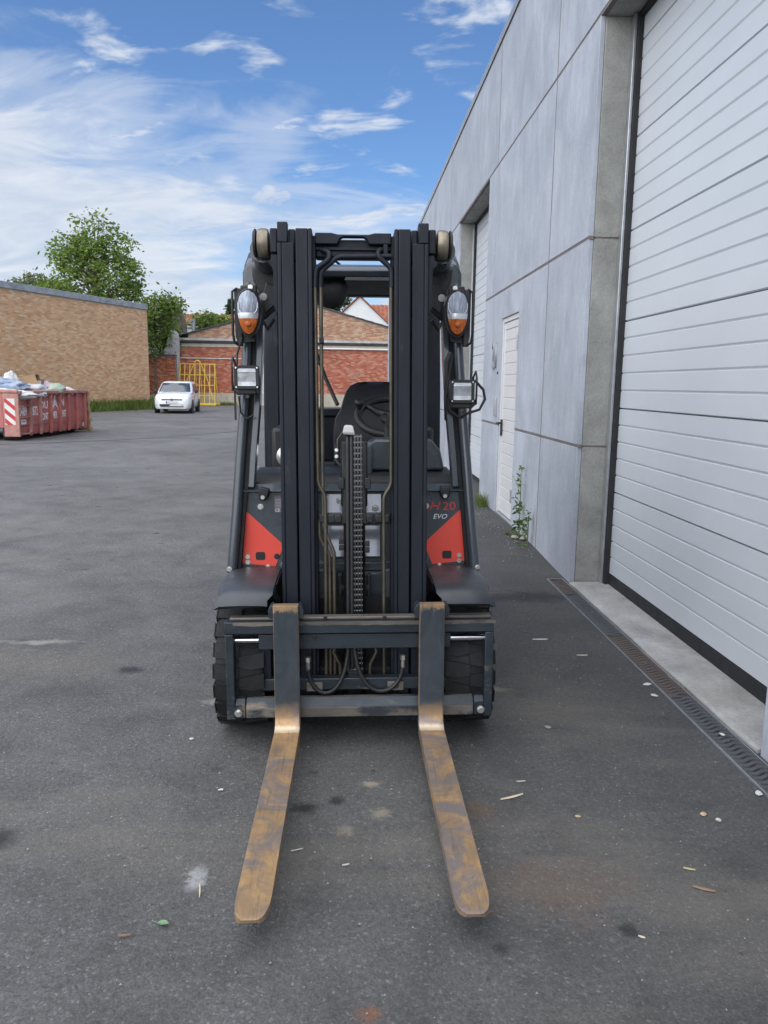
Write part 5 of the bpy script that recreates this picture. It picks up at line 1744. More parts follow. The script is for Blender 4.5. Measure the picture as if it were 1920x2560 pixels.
yt = 3.062
tube('hydraulic_tube', [(-0.150, yt, 1.80), (-0.146, yt, 1.03), (-0.117, yt, 0.975), (-0.119, yt - 0.002, 0.20)], 0.0075, M['fk_brass'])
tube('hydraulic_tube', [(-0.128, yt + 0.006, 1.80), (-0.127, yt + 0.006, 0.86), (-0.107, yt + 0.004, 0.800), (-0.083, yt, 0.748), (-0.083, yt, 0.20)], 0.0075, M['fk_brass'])
tube('hydraulic_tube', [(-0.142, yt + 0.01, 0.88), (-0.142, yt + 0.01, 0.805), (-0.102, yt + 0.006, 0.735), (-0.101, yt, 0.20)], 0.0070, M['fk_brass'])
tube('hydraulic_tube', [(0.148, yt, 1.80), (0.149, yt, 1.022), (0.119, yt, 0.975), (0.121, yt, 0.20)], 0.0075, M['fk_brass'])
tube('hydraulic_pipe', [(-0.150, yt, 1.80), (-0.147, yt, 1.868), (-0.094, yt, 1.905), (-0.094, yt + 0.01, 1.935), (-0.125, yt + 0.03, 1.948)], 0.0105, M['fk_mast'])
tube('hydraulic_pipe', [(-0.130, yt + 0.012, 1.80), (-0.128, yt + 0.012, 1.86), (-0.060, yt + 0.012, 1.918), (0.149, yt + 0.012, 1.921)], 0.0105, M['fk_mast'])
tube('hydraulic_pipe', [(0.150, yt, 1.80), (0.150, yt, 1.872), (0.096, yt, 1.918), (0.100, yt + 0.01, 1.945), (0.132, yt + 0.03, 1.948)], 0.0105, M['fk_mast'])
FB().box(0.118, 0.136, yt + 0.004, yt + 0.03, 1.925, 1.965).go('pipe_union', M['fk_mast'], bevel=0.003, tilt=True)
FB().box(-0.136, -0.118, yt - 0.004, yt + 0.03, 1.58, 1.605).go('pipe_clip', M['fk_mast'], bevel=0.003, tilt=True)
FB().cyl((-0.128, yt - 0.012, 1.592), (-0.128, yt - 0.004, 1.592), 0.009, 10).go('pipe_clip', M['fk_mast'], tilt=True)
# centre lift cylinder with chain, hose pair and white cap
FB().box(-0.054, 0.054, 3.085, 3.15, 0.93, 1.196).go('cylinder_head', M['fk_grease'], bevel=0.008, tilt=True)
FB().cyl((0, 3.13, 0.05), (0, 3.13, 0.93), 0.045, 20).go('lift_cylinder', M['fk_grease'], smooth=True, tilt=True)
FB().prism([(-0.050, 0.90), (0.050, 0.90), (0.038, 1.10), (-0.038, 1.10)], 'y', 3.070, 3.0845).go('chain_plate', M['fk_grease'], bevel=0.003, tilt=True)
FB().box(-0.064, -0.040, 3.06, 3.09, 1.005, 1.05).go('guide_block', M['fk_grease'], bevel=0.003, tilt=True)
FB().box(0.040, 0.066, 3.06, 3.09, 1.005, 1.05).go('guide_block', M['fk_grease'], bevel=0.003, tilt=True)
for z in (0.768, 0.742):
    FB().box(0.040, 0.062, 3.07, 3.09, z, z + 0.022).go('guide_block', M['fk_grease'], bevel=0.002, tilt=True)
    FB().box(-0.064, -0.042, 3.07, 3.09, z + 0.01, z + 0.032).go('guide_block', M['fk_grease'], bevel=0.002, tilt=True)
for xx in (-0.027, -0.011):
    FB().ring([(xx, 3.052, 0.25), (xx, 3.050, 0.70), (xx, 3.050, 1.18), (xx, 3.062, 1.225), (xx, 3.09, 1.245)], 0.0082, 10).go('hose', M['fk_plastic'], smooth=True, tilt=True)
cap = FB()
cap.loft([[(-0.044, 3.045, 1.225), (0.004, 3.045, 1.222), (0.004, 3.085, 1.222), (-0.044, 3.085, 1.225)], [(-0.045, 3.040, 1.235), (0.002, 3.040, 1.232), (0.002, 3.088, 1.232), (-0.045, 3.088, 1.235)], [(-0.040, 3.045, 1.258), (-0.004, 3.045, 1.256), (-0.004, 3.085, 1.256), (-0.040, 3.085, 1.258)], [(-0.034, 3.052, 1.263), (-0.010, 3.052, 1.262), (-0.010, 3.08, 1.262), (-0.034, 3.08, 1.263)]])
cap.go('cap', M['fk_cap'], smooth=True, tilt=True, bevel=0.003)
FB().ring([(-0.044, 3.06, 1.235), (-0.066, 3.062, 1.205), (-0.067, 3.065, 1.135), (-0.058, 3.075, 1.122)], 0.0035, 8).go('retaining_wire', M['fk_brass'], smooth=True, tilt=True)
bolt('hose_bolt', (-0.071, 3.06, 1.162), 0.005, 0.008, tilt=True)
bolt('hose_bolt', (-0.071, 3.06, 1.137), 0.005, 0.008, tilt=True)
lk = FB()
lk.cyl((-0.003, 3.056, 0), (0.032, 3.056, 0), 0.0062, 10)
for x0, x1 in ((-0.0005, 0.0055), (0.0115, 0.0175), (0.0235, 0.0295)):
    lk.box(x0, x1, 3.050, 3.064, -0.0105, 0.0105)
lk.v = [tuple(Vector(p) - Vector((0, 3.056, 0))) for p in lk.v]
link_me = lk.mesh('chain_link', M['fk_chain'], True)
z = 0.215
while z < 1.235:
    o = place('chain_link', link_me, fk, TILT @ Vector((0, 3.056, z)) - FO)
    o.rotation_euler = (-0.05, 0, 0)
    z += 0.0222
FB().box(-0.030, 0.036, 3.03, 3.06, 0.235, 0.262).go('chain_anchor', M['fk_chain'], bevel=0.003)
for xx, zz1 in ((-0.006, 0.315), (0.012, 0.32)):
    FB().cyl((xx, 3.045, 0.25), (xx, 3.045, zz1), 0.007, 10).go('anchor_stud', M['fk_chain'], smooth=True)
for xx in (-0.105, 0.105):
    FB().ring([(xx * 0.75, 3.05, 0.36), (xx * 0.85, 3.045, 0.33), (xx * 0.6, 3.04, 0.28), (xx * 0.58, 3.04, 0.20)], 0.008, 10).go('hydraulic_tube', M['fk_brass'], smooth=True)
FB().box(-0.16, 0.16, 3.19, 3.22, 0.12, 0.52).go('axle_cover', M['fk_dark'])
FB().box(-0.36, 0.36, 3.10, 3.34, 0.10, 0.24).go('axle_beam', M['fk_dark'], bevel=0.01)
FB().box(-0.31, 0.31, 3.06, 3.08, 0.05, 0.13).go('mast_foot', M['fk_mast'], bevel=0.005, tilt=False)
for xx in (-0.2, 0.2):
    FB().box(xx - 0.035, xx + 0.035, 3.05, 3.12, 0.02, 0.06).go('mast_shoe', M['fk_mast'], bevel=0.004)
# tilt heads: champagne drum with dark end disc on each side of the mast top
for sg in (-1, 1):
    dy, dz = 3.20, 1.972
    FB().lathe([(0.042, 0.0), (0.0525, 0.003), (0.0565, 0.013), (0.0565, 0.033), (0.0525, 0.044), (0.043, 0.048)], (sg * 0.332, dy, dz), (sg, 0, 0), 28).go('tilt_head', M['fk_roller'], smooth=True)
    FB().lathe([(0.044, 0.0), (0.054, 0.003), (0.054, 0.009), (0.046, 0.014), (0.02, 0.016)], (sg * 0.3805, dy, dz), (sg, 0, 0), 28).go('tilt_head_cover', M['fk_plastic'], smooth=True)
    FB().cyl((sg * 0.30, dy, dz), (sg * 0.331, dy, dz), 0.030, 16).go('tilt_pin', M['fk_mast'], smooth=True)
    # tilt cylinder running back to the roof
    FB().lathe([(0.050, 0.02), (0.055, 0.08), (0.060, 0.22), (0.060, 0.9), (0.045, 1.0)], (sg * 0.365, 3.22, 1.955), (0, 1, -0.02), 20).go('tilt_cylinder', M['fk_pillar'], smooth=True)

# ---- front cowl
CY = 3.38
FB().prism([(-0.498, 0.955), (0.498, 0.955), (0.520, 0.600), (-0.520, 0.600)], 'y', CY, CY + 0.05).go('cowl_panel', M['fk_grey'], bevel=0.005)
FB().prism([(CY - 0.02, 0.958), (CY + 0.03, 0.985), (CY + 0.03, 0.957), (CY - 0.0005, 0.948)], 'x', -0.49, 0.49).go('cowl_ledge', M['fk_grey'], bevel=0.003)
FB().prism([(CY - 0.044, 0.668), (CY - 0.002, 0.800), (CY - 0.0005, 0.800), (CY - 0.0005, 0.668)], 'x', -0.115, 0.115).go('cowl_plate', M['fk_gloss'], bevel=0.004)
FB().prism([(CY - 0.034, 0.845), (CY - 0.002, 0.942), (CY - 0.0005, 0.942), (CY - 0.0005, 0.845)], 'x', -0.12, 0.12).go('cowl_plate', M['fk_gloss'], bevel=0.004)
FB().box(-0.33, 0.33, CY - 0.03, CY + 0.04, 0.598, 0.640).go('cowl_sill', M['fk_grey'], bevel=0.006)
ld = [(-0.484, 0.862), (-0.470, 0.862), (-0.322, 0.722), (-0.315, 0.71), (-0.352, 0.617), (-0.500, 0.632)]
rd = [(-x, z + 0.004) for x, z in ld][::-1]
for nm, pts in (('red_decal', ld), ('red_decal', rd)):
    FB().prism(pts, 'y', CY - 0.0025, CY - 0.0005).go(nm, M['fk_red'])
for sg in (-1, 1):
    dx = sg * 0.418
    f = FB()
    rr = []
    for (ax, az, a0) in ((0.013, 0.010, 0), (-0.013, 0.010, 90), (-0.013, -0.010, 180), (0.013, -0.010, 270)):
        for k in range(4):
            t = R(a0 + 30 * k)
            rr.append((dx + ax + 0.008 * math.cos(t), 0.665 + az + 0.008 * math.sin(t)))
    f.prism(rr, 'y', CY - 0.0045, CY - 0.003).go('access_hole', M['fk_plastic'])
    for z in (0.662, 0.633 + 0.004):
        FB().lathe([(0.005, 0.0), (0.0105, 0.0), (0.0105, 0.003), (0.005, 0.003)], (sg * 0.474, CY - 0.003, z), (0, -1, 0), 18).go('nut_ring', M['fk_zinc'])
        FB().cyl((sg * 0.474, CY - 0.003, z), (sg * 0.474, CY - 0.0055, z), 0.005, 10).go('nut_hole', M['fk_dark'])
    bolt('cowl_bolt', (sg * (0.413 if sg < 0 else 0.322), CY, 0.887), 0.009, 0.007)
    bolt('cowl_bolt', (sg * 0.385, CY - 0.005, 0.617), 0.007, 0.005)
FB().cyl((-0.345, CY - 0.003, 0.662), (-0.345, CY - 0.0045, 0.662), 0.013, 16).go('access_hole', M['fk_plastic'])
bolt('cowl_bolt', (0.094, CY - 0.023, 0.880), 0.011, 0.008)
bolt('cowl_bolt', (-0.066, CY - 0.012, 0.914), 0.009, 0.008)
# rubber latches of the bonnet
for (x, z, rot) in ((-0.396, 0.945, 14), (0.402, 0.948, 0)):
    Mx = Matrix.Translation((x, CY, z)) @ Matrix.Rotation(R(rot), 4, 'Y')
    f = FB().prism([(-0.022, 0.030), (0.022, 0.030), (0.022, -0.005), (0.014, -0.024), (0, -0.030), (-0.014, -0.024), (-0.022, -0.005)], 'y', -0.030, -0.002, M=Mx)
    lo_ = f.go('bonnet_latch', M['fk_plastic'], bevel=0.006)
    FB().box(-0.018, 0.018, -0.0345, -0.0305, 0.0, 0.02, M=Mx).go('latch_grip', M['fk_plastic'], lo_, bevel=0.002)
    FB().cyl(tuple(Mx @ Vector((0, -0.031, -0.012))), tuple(Mx @ Vector((0, -0.036, -0.012))), 0.009, 14).go('latch_screw', M['fk_zinc'], lo_)
# maker's plate with CE mark
pt = FB().box(-0.352, -0.300, CY - 0.0022, CY - 0.0004, 0.860, 0.935).go('data_plate', M['fk_label'])
for k in range(6):
    FB().box(-0.348, -0.322 + 0.008 * (k % 2), CY - 0.003, CY - 0.0023, 0.884 + k * 0.007, 0.887 + k * 0.007).go('plate_line', M['fk_label2'], pt)
XM = Matrix.Rotation(PI / 2, 4, 'X')
TL = lambda x, z, y=CY - 0.0012: Matrix.Translation(Vector((x, y, z)) - FO) @ XM
text_part('ce_mark', 'CE', M['fk_white'], pt, TL(-0.349, 0.865, CY - 0.0028), size=0.019, ext=0.0003)
# model lettering on the right
hx = FB()
for seg in (((0.340, 0.870), (0.354, 0.905)), ((0.372, 0.870), (0.384, 0.905)), ((0.348, 0.8875), (0.378, 0.8875))):
    a, b = Vector((seg[0][0], 0, seg[0][1])), Vector((seg[1][0], 0, seg[1][1]))
    dd = (b - a).normalized()
    nn = Vector((-dd.z, 0, dd.x)) * 0.0032
    hx.prism([(q.x, q.z) for q in (a - nn, b - nn, b + nn, a + nn)], 'y', CY - 0.0022, CY - 0.0006)
hx.go('model_letter', M['fk_redtext'])
text_part('model_number', '20', M['fk_redtext'], fk, TL(0.394, 0.868), size=0.054, ext=0.0006, sx=1.15)
text_part('model_suffix', 'EVO', M['fk_white'], fk, TL(0.352, 0.829), size=0.031, shear=0.28, ext=0.0006, sx=1.05)
# bonnet top / dashboard shelf
FB().prism([(CY + 0.035, 0.965), (CY + 0.035, 0.985), (CY + 0.06, 1.012), (CY + 0.10, 1.024), (CY + 0.32, 1.03), (CY + 0.32, 0.965)], 'x', -0.452, 0.452).go('dash_shelf', M['fk_plastic'], bevel=0.008)
for k in range(-5, 6):
    if abs(k) > 2:
        FB().box(k * 0.074 - 0.028, k * 0.074 + 0.028, CY + 0.052, CY + 0.058, 0.992, 0.998).go('dash_slot', M['fk_dark'])
FB().box(-0.50, 0.50, CY + 0.05, CY + 0.36, 0.30, 0.9645).go('front_bulkhead', M['fk_grey'], bevel=0.01)
FB().prism([(0.045, 1.03), (0.42, 1.03), (0.40, 1.12), (0.36, 1.17), (0.10, 1.175), (0.062, 1.15)], 'y', CY + 0.14, CY + 0.30).go('instrument_binnacle', M['fk_grey'], bevel=0.012)
FB().box(0.03, 0.085, CY + 0.10, CY + 0.14, 0.985, 1.15).go('binnacle_edge', M['fk_grey'], bevel=0.01)
FB().ring([(0.185, CY + 0.30, 1.10), (0.180, CY + 0.42, 1.20)], [0.045, 0.03], 14).go('steering_column', M['fk_plastic'], smooth=True)
# steering wheel
wc, wr_ = Vector((0.190, 3.92, 1.262)), 0.165
ax = Vector((0, -0.52, 0.85)).normalized()
e1 = Vector((1, 0, 0))
e2 = ax.cross(e1)
f = FB().ring([wc + (e1 * math.cos(2 * PI * k / 40) + e2 * math.sin(2 * PI * k / 40)) * wr_ for k in range(41)], 0.020, 12)
sw = f.go('steering_wheel', M['fk_plastic'], smooth=True)
for a in (0, 120, 240):
    q = wc + (e1 * math.cos(R(a + 20)) + e2 * math.sin(R(a + 20))) * wr_
    FB().ring([wc, (wc + q) / 2 - ax * 0.01, q], [0.026, 0.02, 0.014], 8).go('spoke', M['fk_plastic'], sw, smooth=True)
FB().lathe([(0.05, -0.02), (0.055, 0.0), (0.03, 0.018)], wc, ax, 18).go('hub', M['fk_plastic'], sw, smooth=True)
FB().lathe([(0.010, 0.0), (0.012, 0.03), (0.022, 0.045), (0.022, 0.06), (0.012, 0.072)], wc + (e1 * math.cos(R(165)) + e2 * math.sin(R(165))) * wr_, ax, 14).go('spinner_knob', M['fk_plastic'], sw, smooth=True)

# ---- cab frame
def pillar(sg):
    pts = [(0.532, 3.345, 0.60), (0.508, 3.37, 0.85), (0.490, 3.40, 1.09), (0.472, 3.44, 1.32), (0.461, 3.48, 1.53), (0.456, 3.525, 1.74), (0.455, 3.56, 1.86), (0.452, 3.60, 1.925), (0.446, 3.67, 1.972), (0.438, 3.80, 1.990), (0.43, 4.60, 2.0)]
    secs, s2, s3 = [], [], []
    for i, p in enumerate(pts):
        a = Vector(pts[max(0, i - 1)])
        b = Vector(pts[min(len(pts) - 1, i + 1)])
        t = (b - a).normalized()
        u = Vector((1, 0, 0))
        w = t.cross(u).normalized()          # points to the back
        u = w.cross(t).normalized()
        c = Vector(p)
        ow = 0.046 if i < 7 else 0.05
        sec = []
        for k in range(14):                  # rounded outer tube
            an = 2 * PI * k / 14
            cxn, czn = math.cos(an), math.sin(an)
            sec.append(c + u * (0.006 + ow * 0.52 * math.copysign(abs(cxn) ** 0.7, cxn)) + w * (0.045 * math.copysign(abs(czn) ** 0.7, czn)))
        secs.append([(sg * q.x, q.y, q.z) for q in sec])
        gi = -0.040 if i > 1 else -0.030
        s2.append([(sg * q.x, q.y, q.z) for q in (c + u * gi + w * -0.018, c + u * -0.018 + w * -0.018, c + u * -0.018 + w * 0.035, c + u * gi + w * 0.035)])
        s3.append([(sg * q.x, q.y, q.z) for q in (c + u * -0.063 + w * -0.030, c + u * -0.036 + w * -0.030, c + u * -0.036 + w * 0.03, c + u * -0.063 + w * 0.03)])
    o = FB().loft(secs).go('front_pillar', M['fk_pillar'], smooth=True)
    FB().loft(s2[:8]).go('pillar_groove', M['fk_dark'], o)
    lo_a, lo_b = s3[1], s3[2]
    fz = (0.975 - lo_a[0][2]) / (lo_b[0][2] - lo_a[0][2])
    first = [tuple(pa[i] + (pb[i] - pa[i]) * fz for i in range(3)) for pa, pb in zip(lo_a, lo_b)]
    FB().loft([first] + s3[2:8]).go('pillar_strip', M['fk_pillar'], o, bevel=0.003)
    bolt('pillar_foot_bolt', (sg * 0.545, 3.30, 0.625), 0.008, 0.008)
    return o


pillar(-1)
pillar(1)
# roof of the overhead guard
FB().prism([(3.60, 1.900), (3.585, 1.925), (3.60, 1.945), (3.66, 1.962), (3.72, 1.962), (3.72, 1.900)], 'x', -0.40, 0.40).go('roof_front_beam', M['fk_pillar'], bevel=0.006)
FB().prism([(3.721, 1.940), (4.75, 1.962), (4.75, 1.995), (3.721, 1.972)], 'x', -0.42, 0.42).go('roof_plate', M['fk_mast'], bevel=0.01)
FB().prism([(3.722, 1.905), (4.699, 1.945), (4.699, 1.9608), (3.722, 1.9395)], 'x', -0.41, 0.41).go('roof_liner', M['fk_dark'])
FB().box(-0.44, 0.44, 4.70, 4.82, 1.940, 1.996).go('roof_rear_beam', M['fk_mast'], bevel=0.012)
FB().box(-0.02, 0.13, 3.95, 4.15, 1.9755, 2.005).go('roof_vent', M['fk_mast'], bevel=0.006)
FB().box(0.02, 0.10, 3.93, 3.949, 1.9755, 1.995).go('amber_strip', M['fk_roller'])
FB().ring([(-0.13, 3.75, 1.975), (-0.10, 3.78, 2.01), (-0.06, 3.82, 1.985)], 0.006, 8).go('cable', M['fk_plastic'], smooth=True)
for sg in (-1, 1):
    f = FB()
    f.loft([[(sg * 0.462 + q[0], y + q[1], z) for q in ((-0.046, -0.05), (0.046, -0.05), (0.046, 0.05), (-0.046, 0.05))] for y, z in ((4.50, 0.93), (4.53, 1.40), (4.60, 1.82), (4.68, 1.99))])
    f.go('rear_pillar', M['fk_mast'], bevel=0.012)
    FB().cyl((sg * 0.405, 4.44, 0.96), (sg * 0.405, 4.60, 1.80), 0.014, 10).go('pillar_pipe', M['fk_mast'], smooth=True)
    FB().prism([(sg * 0.52, 0.93), (sg * 0.40, 0.95), (sg * 0.36, 0.80), (sg * 0.52, 0.75)], 'y', 4.40, 4.60).go('pillar_foot', M['fk_grey'], bevel=0.008)
    # solid shoulder casting where the pillar turns into the roof
    FB().prism([(sg * x, z) for x, z in [(0.484, 1.80), (0.484, 1.905), (0.472, 1.935), (0.446, 1.952), (0.405, 1.950), (0.362, 1.930), (0.338, 1.898), (0.338, 1.83), (0.40, 1.79)]], 'y', 3.515, 3.64).go('guard_shoulder', M['fk_pillar'], bevel=0.016, segs=3)
    # cover plates beside the tilt heads
    pl_ = [(-0.438, 1.925), (-0.352, 1.905), (-0.320, 1.872), (-0.322, 1.755), (-0.392, 1.695), (-0.405, 1.812), (-0.432, 1.862)]
    FB().prism([(-sg * x, z) for x, z in pl_], 'y', 3.47, 3.50).go('head_cover', M['fk_plastic'], bevel=0.010)
    FB().prism([(-sg * x, z) for x, z in [(-0.375, 1.86), (-0.325, 1.835), (-0.325, 1.77), (-0.385, 1.72), (-0.392, 1.80)]], 'y', 3.455, 3.4695).go('head_cover_panel', M['fk_plastic'], bevel=0.006)
    FB().lathe([(0.006, 0), (0.015, 0), (0.016, 0.006), (0.006, 0.008)], (sg * 0.3865, 3.455, 1.794), (0, -1, 0), 20).go('cover_washer', M['fk_cap'], smooth=True)
    FB().cyl((sg * 0.3865, 3.4545, 1.794), (sg * 0.3865, 3.450, 1.794), 0.006, 10).go('cover_screw', M['fk_dark'])
    # bulge behind the drum
    FB().lathe([(0.05, 0.0), (0.075, 0.06), (0.08, 0.2), (0.07, 0.5)], (sg * 0.385, 3.50, 1.895), (0, 1, 0.1), 20).go('cylinder_shroud', M['fk_pillar'], smooth=True)
    FB().ring([(sg * 0.40, 3.50, 1.70), (sg * 0.375, 3.49, 1.66), (sg * 0.345, 3.47, 1.70)], 0.008, 8).go('cable', M['fk_plastic'], smooth=True)
# convex mirror hanging under the roof
FB().lathe([(0.001, -0.022), (0.045, -0.016), (0.075, 0.0), (0.082, 0.012), (0.06, 0.03), (0.02, 0.045)], (-0.105, 3.68, 1.852), (0.15, 1, 0.0), 32).go('interior_mirror', M['fk_plastic'], smooth=True)
FB().ring([(-0.095, 3.71, 1.85), (-0.12, 3.72, 1.90), (-0.12, 3.73, 1.94)], 0.008, 8).go('mirror_arm', M['fk_plastic'], smooth=True)


# ---- lamps
def egg_w(z):
    a = 0.068 if z > 0.02 else 0.112
    q = 1 - ((z - 0.02) / a) ** 2
    return 0.0445 * math.sqrt(max(0.0, q))


def egg_outline(k_, n=40):
    pts = []
    for i in range(n):
        t = 2 * PI * i / n
        zc = 0.02
        a = 0.068 if math.sin(t) > 0 else 0.112
        pts.append((0.0445 * k_ * math.cos(t), zc + a * math.sin(t) * (k_ if k_ < 1 else 1 + (k_ - 1) * 0.55)))
    return pts


def headlamp(xc, yc, zc, sg):
    hs = FB()
    o1 = [(xc + x, yc + 0.004, zc + z) for x, z in egg_outline(1.06)]
    o2 = [(xc + x, yc + 0.008, zc + z) for x, z in egg_outline(1.22)]
    o3 = [(xc + x, yc + 0.060, zc + z) for x, z in egg_outline(1.15)]
    o0 = [(xc + x, yc + 0.02, zc + z) for x, z in egg_outline(0.98)]
    hs.loft([o0, o1, o2, o3])
    h = hs.go('headlamp', M['fk_plastic'], smooth=True)
    for nm, m, z0, z1 in (('clear_lens', M['fk_lens'], -0.005, 0.0875), ('silver_band', M['fk_silver'], -0.028, -0.005), ('indicator_lens', M['fk_orange'], -0.0915, -0.028)):
        f = FB()
        rows = 9
        nx = 10
        for r in range(rows):
            za, zb = z0 + (z1 - z0) * r / rows, z0 + (z1 - z0) * (r + 1) / rows
            wa, wb = egg_w(za), egg_w(zb)
            for k in range(nx):
                qa, qb = -1 + 2 * k / nx, -1 + 2 * (k + 1) / nx
                v = []
                for (q, z_, w_) in ((qa, za, wa), (qb, za, wa), (qb, zb, wb), (qa, zb, wb)):
                    rr_ = min(1.0, (q * w_ / 0.05) ** 2 + ((z_ - 0.0) / 0.1) ** 2)
                    v.append((xc + q * w_, yc + 0.006 - 0.020 * (1 - rr_) - (0.002 if nm == 'indicator_lens' else 0), zc + z_))
                f.add(v, [(0, 1, 2, 3)])
        lo_ = f.go(nm, m, h, smooth=True)
        if nm == 'clear_lens':
            # bright rim of the reflector round the lower half of the lens
            path = [(xc + x * 0.90, yc - 0.006 - 0.004 * (1 - abs(x) / 0.045), zc + z) for x, z in [(-0.0445 * math.cos(t) if t < 9 else 0, 0.038 - 0.050 * math.sin(t) ** 0.5 if math.sin(t) > 0 else 0.038) for t in [PI * k / 20 for k in range(21)]]]
            FB().ring(path, 0.0016, 6).go('lens_rim', M['fk_silver'], h, smooth=True)
        if nm == 'indicator_lens':
            FB().lathe([(0.001, -0.006), (0.010, -0.003), (0.014, 0.003)], (xc, yc - 0.014, zc - 0.05), (0, 1, 0), 18).go('indicator_bulb', M['fk_orange'], h, smooth=True)
    # mounting plate and guard bracket on the outer side
    FB().prism([(xc - sg * 0.040, zc + 0.085), (xc + sg * 0.060, zc + 0.105), (xc + sg * 0.066, zc + 0.098), (xc + sg * 0.064, zc - 0.10), (xc + sg * 0.050, zc - 0.13), (xc - sg * 0.02, zc - 0.12)], 'y', yc + 0.062, yc + 0.070).go('lamp_plate', M['fk_plastic'], h, bevel=0.003)
    FB().box(min(xc - 0.035, xc + 0.035), max(xc - 0.035, xc + 0.035), yc + 0.035, yc + 0.061, zc + 0.075, zc + 0.112).go('lamp_clip', M['fk_plastic'], h, bevel=0.006)
    bolt('lamp_bolt', (xc - sg * 0.008, yc + 0.034, zc + 0.104), 0.007, 0.006, parent=h)
    ox = xc + sg * 0.068
    FB().ring([(xc + sg * 0.052, yc + 0.05, zc + 0.10), (ox, yc + 0.03, zc + 0.085), (ox, yc + 0.02, zc + 0.04), (ox, yc + 0.02, zc - 0.09), (ox - sg * 0.004, yc + 0.03, zc - 0.125), (xc + sg * 0.050, yc + 0.05, zc - 0.135)], 0.0055, 8).go('lamp_guard', M['fk_plastic'], h, smooth=True)
    FB().box(xc + sg * 0.044 - 0.012, xc + sg * 0.044 + 0.012, yc + 0.045, yc + 0.075, zc - 0.14, zc + 0.10).go('lamp_arm', M['fk_plastic'], h, bevel=0.004)
    return h


headlamp(-0.4420, 3.35, 1.722, -1)
headlamp(0.4440, 3.35, 1.724, 1)


def rrect(xc, zc, hx_, hz_, r, n=5):
    out = []
    for (ax_, az_, a0) in ((1, 1, 0), (-1, 1, 90), (-1, -1, 180), (1, -1, 270)):
        for k in range(n):
            t = R(a0 + 90 * k / (n - 1))
            out.append((xc + ax_ * (hx_ - r) + r * math.cos(t), zc + az_ * (hz_ - r) + r * math.sin(t)))
    return out


def worklamp(xc, yc, zc, sg):
    h = FB()
    h.loft([[(x, yc + d_, z) for x, z in rrect(xc, zc, hx_, hz_, r_)] for d_, hx_, hz_, r_ in ((0.012, 0.036, 0.036, 0.006), (0.001, 0.0365, 0.0365, 0.006), (-0.005, 0.0395, 0.039, 0.008), (-0.005, 0.050, 0.0475, 0.012), (0.006, 0.0535, 0.050, 0.014), (0.040, 0.050, 0.046, 0.016), (0.060, 0.035, 0.030, 0.012))])
    o = h.go('work_lamp', M['fk_plastic'], smooth=True)
    ln = FB()
    rows = 16
    for r in range(rows):                      # fluted glass: shallow horizontal ridges
        za, zb = zc - 0.0362 + 0.0724 * r / rows, zc - 0.0362 + 0.0724 * (r + 1) / rows
        fl_ = 0.0022 if 4 <= r <= 12 else 0.0006
        ln.add([(xc - 0.0385, yc - 0.0005, za), (xc + 0.0385, yc - 0.0005, za), (xc + 0.0385, yc - 0.0005 - fl_, (za + zb) / 2), (xc - 0.0385, yc - 0.0005 - fl_, (za + zb) / 2), (xc + 0.0385, yc - 0.0005, zb), (xc - 0.0385, yc - 0.0005, zb)], [(0, 1, 2, 3), (3, 2, 4, 5)])
    ln.go('lamp_glass', M['fk_worklens'], o)
    for dx in (-0.044, 0.044):
        for dz in (-0.040, 0.040):
            FB().cyl((xc + dx, yc - 0.003, zc + dz), (xc + dx, yc - 0.006, zc + dz), 0.0035, 10).go('lamp_screw', M['fk_zinc'], o)
    FB().box(xc - 0.045, xc + 0.040, yc + 0.012, yc + 0.055, zc - 0.072, zc - 0.046).go('lamp_foot', M['fk_plastic'], o, bevel=0.006)
    FB().cyl((xc + 0.0, yc + 0.02, zc - 0.085), (xc + 0.0, yc + 0.02, zc - 0.072), 0.010, 6).go('lamp_nut', M['fk_brass'], o)
    # flat guard loop on the outer side
    gx = xc + sg * 0.0635
    FB().ring([(gx, yc + 0.035, zc - 0.055), (gx, yc + 0.02, zc - 0.02), (gx, yc + 0.02, zc + 0.06), (gx - sg * 0.003, yc + 0.03, zc + 0.085), (gx - sg * 0.010, yc + 0.05, zc + 0.06), (gx - sg * 0.010, yc + 0.05, zc - 0.04), (gx, yc + 0.035, zc - 0.055)], 0.0045, 8).go('lamp_guard', M['fk_plastic'], o, smooth=True)
    FB().prism([(gx, zc - 0.03), (gx + sg * 0.006, zc - 0.05), (gx - sg * 0.02, zc - 0.075), (gx - sg * 0.04, zc - 0.07), (gx - sg * 0.015, zc - 0.045)], 'y', yc + 0.03, yc + 0.036).go('lamp_bracket', M['fk_plastic'], o)
    return o


worklamp(-0.4485, 3.30, 1.449, -1)
worklamp(0.4635, 3.30, 1.392, 1)
# lamp cables
FB().ring([(-0.49, 3.35, 1.37), (-0.485, 3.36, 1.30), (-0.46, 3.36, 1.275), (-0.43, 3.36, 1.29)], 0.004, 8).go('cable', M['fk_plastic'], smooth=True)
FB().ring([(0.520, 3.33, 1.44), (0.558, 3.33, 1.40), (0.566, 3.33, 1.36), (0.545, 3.34, 1.315), (0.50, 3.35, 1.30), (0.46, 3.37, 1.28), (0.42, 3.38, 1.31), (0.412, 3.38, 1.36)], 0.006, 8).go('cable', M['fk_plastic'], smooth=True)
FB().ring([(-0.475, 3.40, 1.62), (-0.497, 3.38, 1.55), (-0.497, 3.36, 1.50)], 0.005, 8).go('cable', M['fk_plastic'], smooth=True)
FB().box(-0.508, -0.500, 3.33, 3.338, 1.27, 1.39).go('antenna_rod', M['fk_plastic'])
FB().ring([(0.425, 3.42, 1.56), (0.408, 3.41, 1.52), (0.406, 3.41, 1.36), (0.412, 3.42, 1.27), (0.435, 3.42, 1.25)], 0.010, 10).go('grab_handle', M['fk_plastic'], smooth=True)
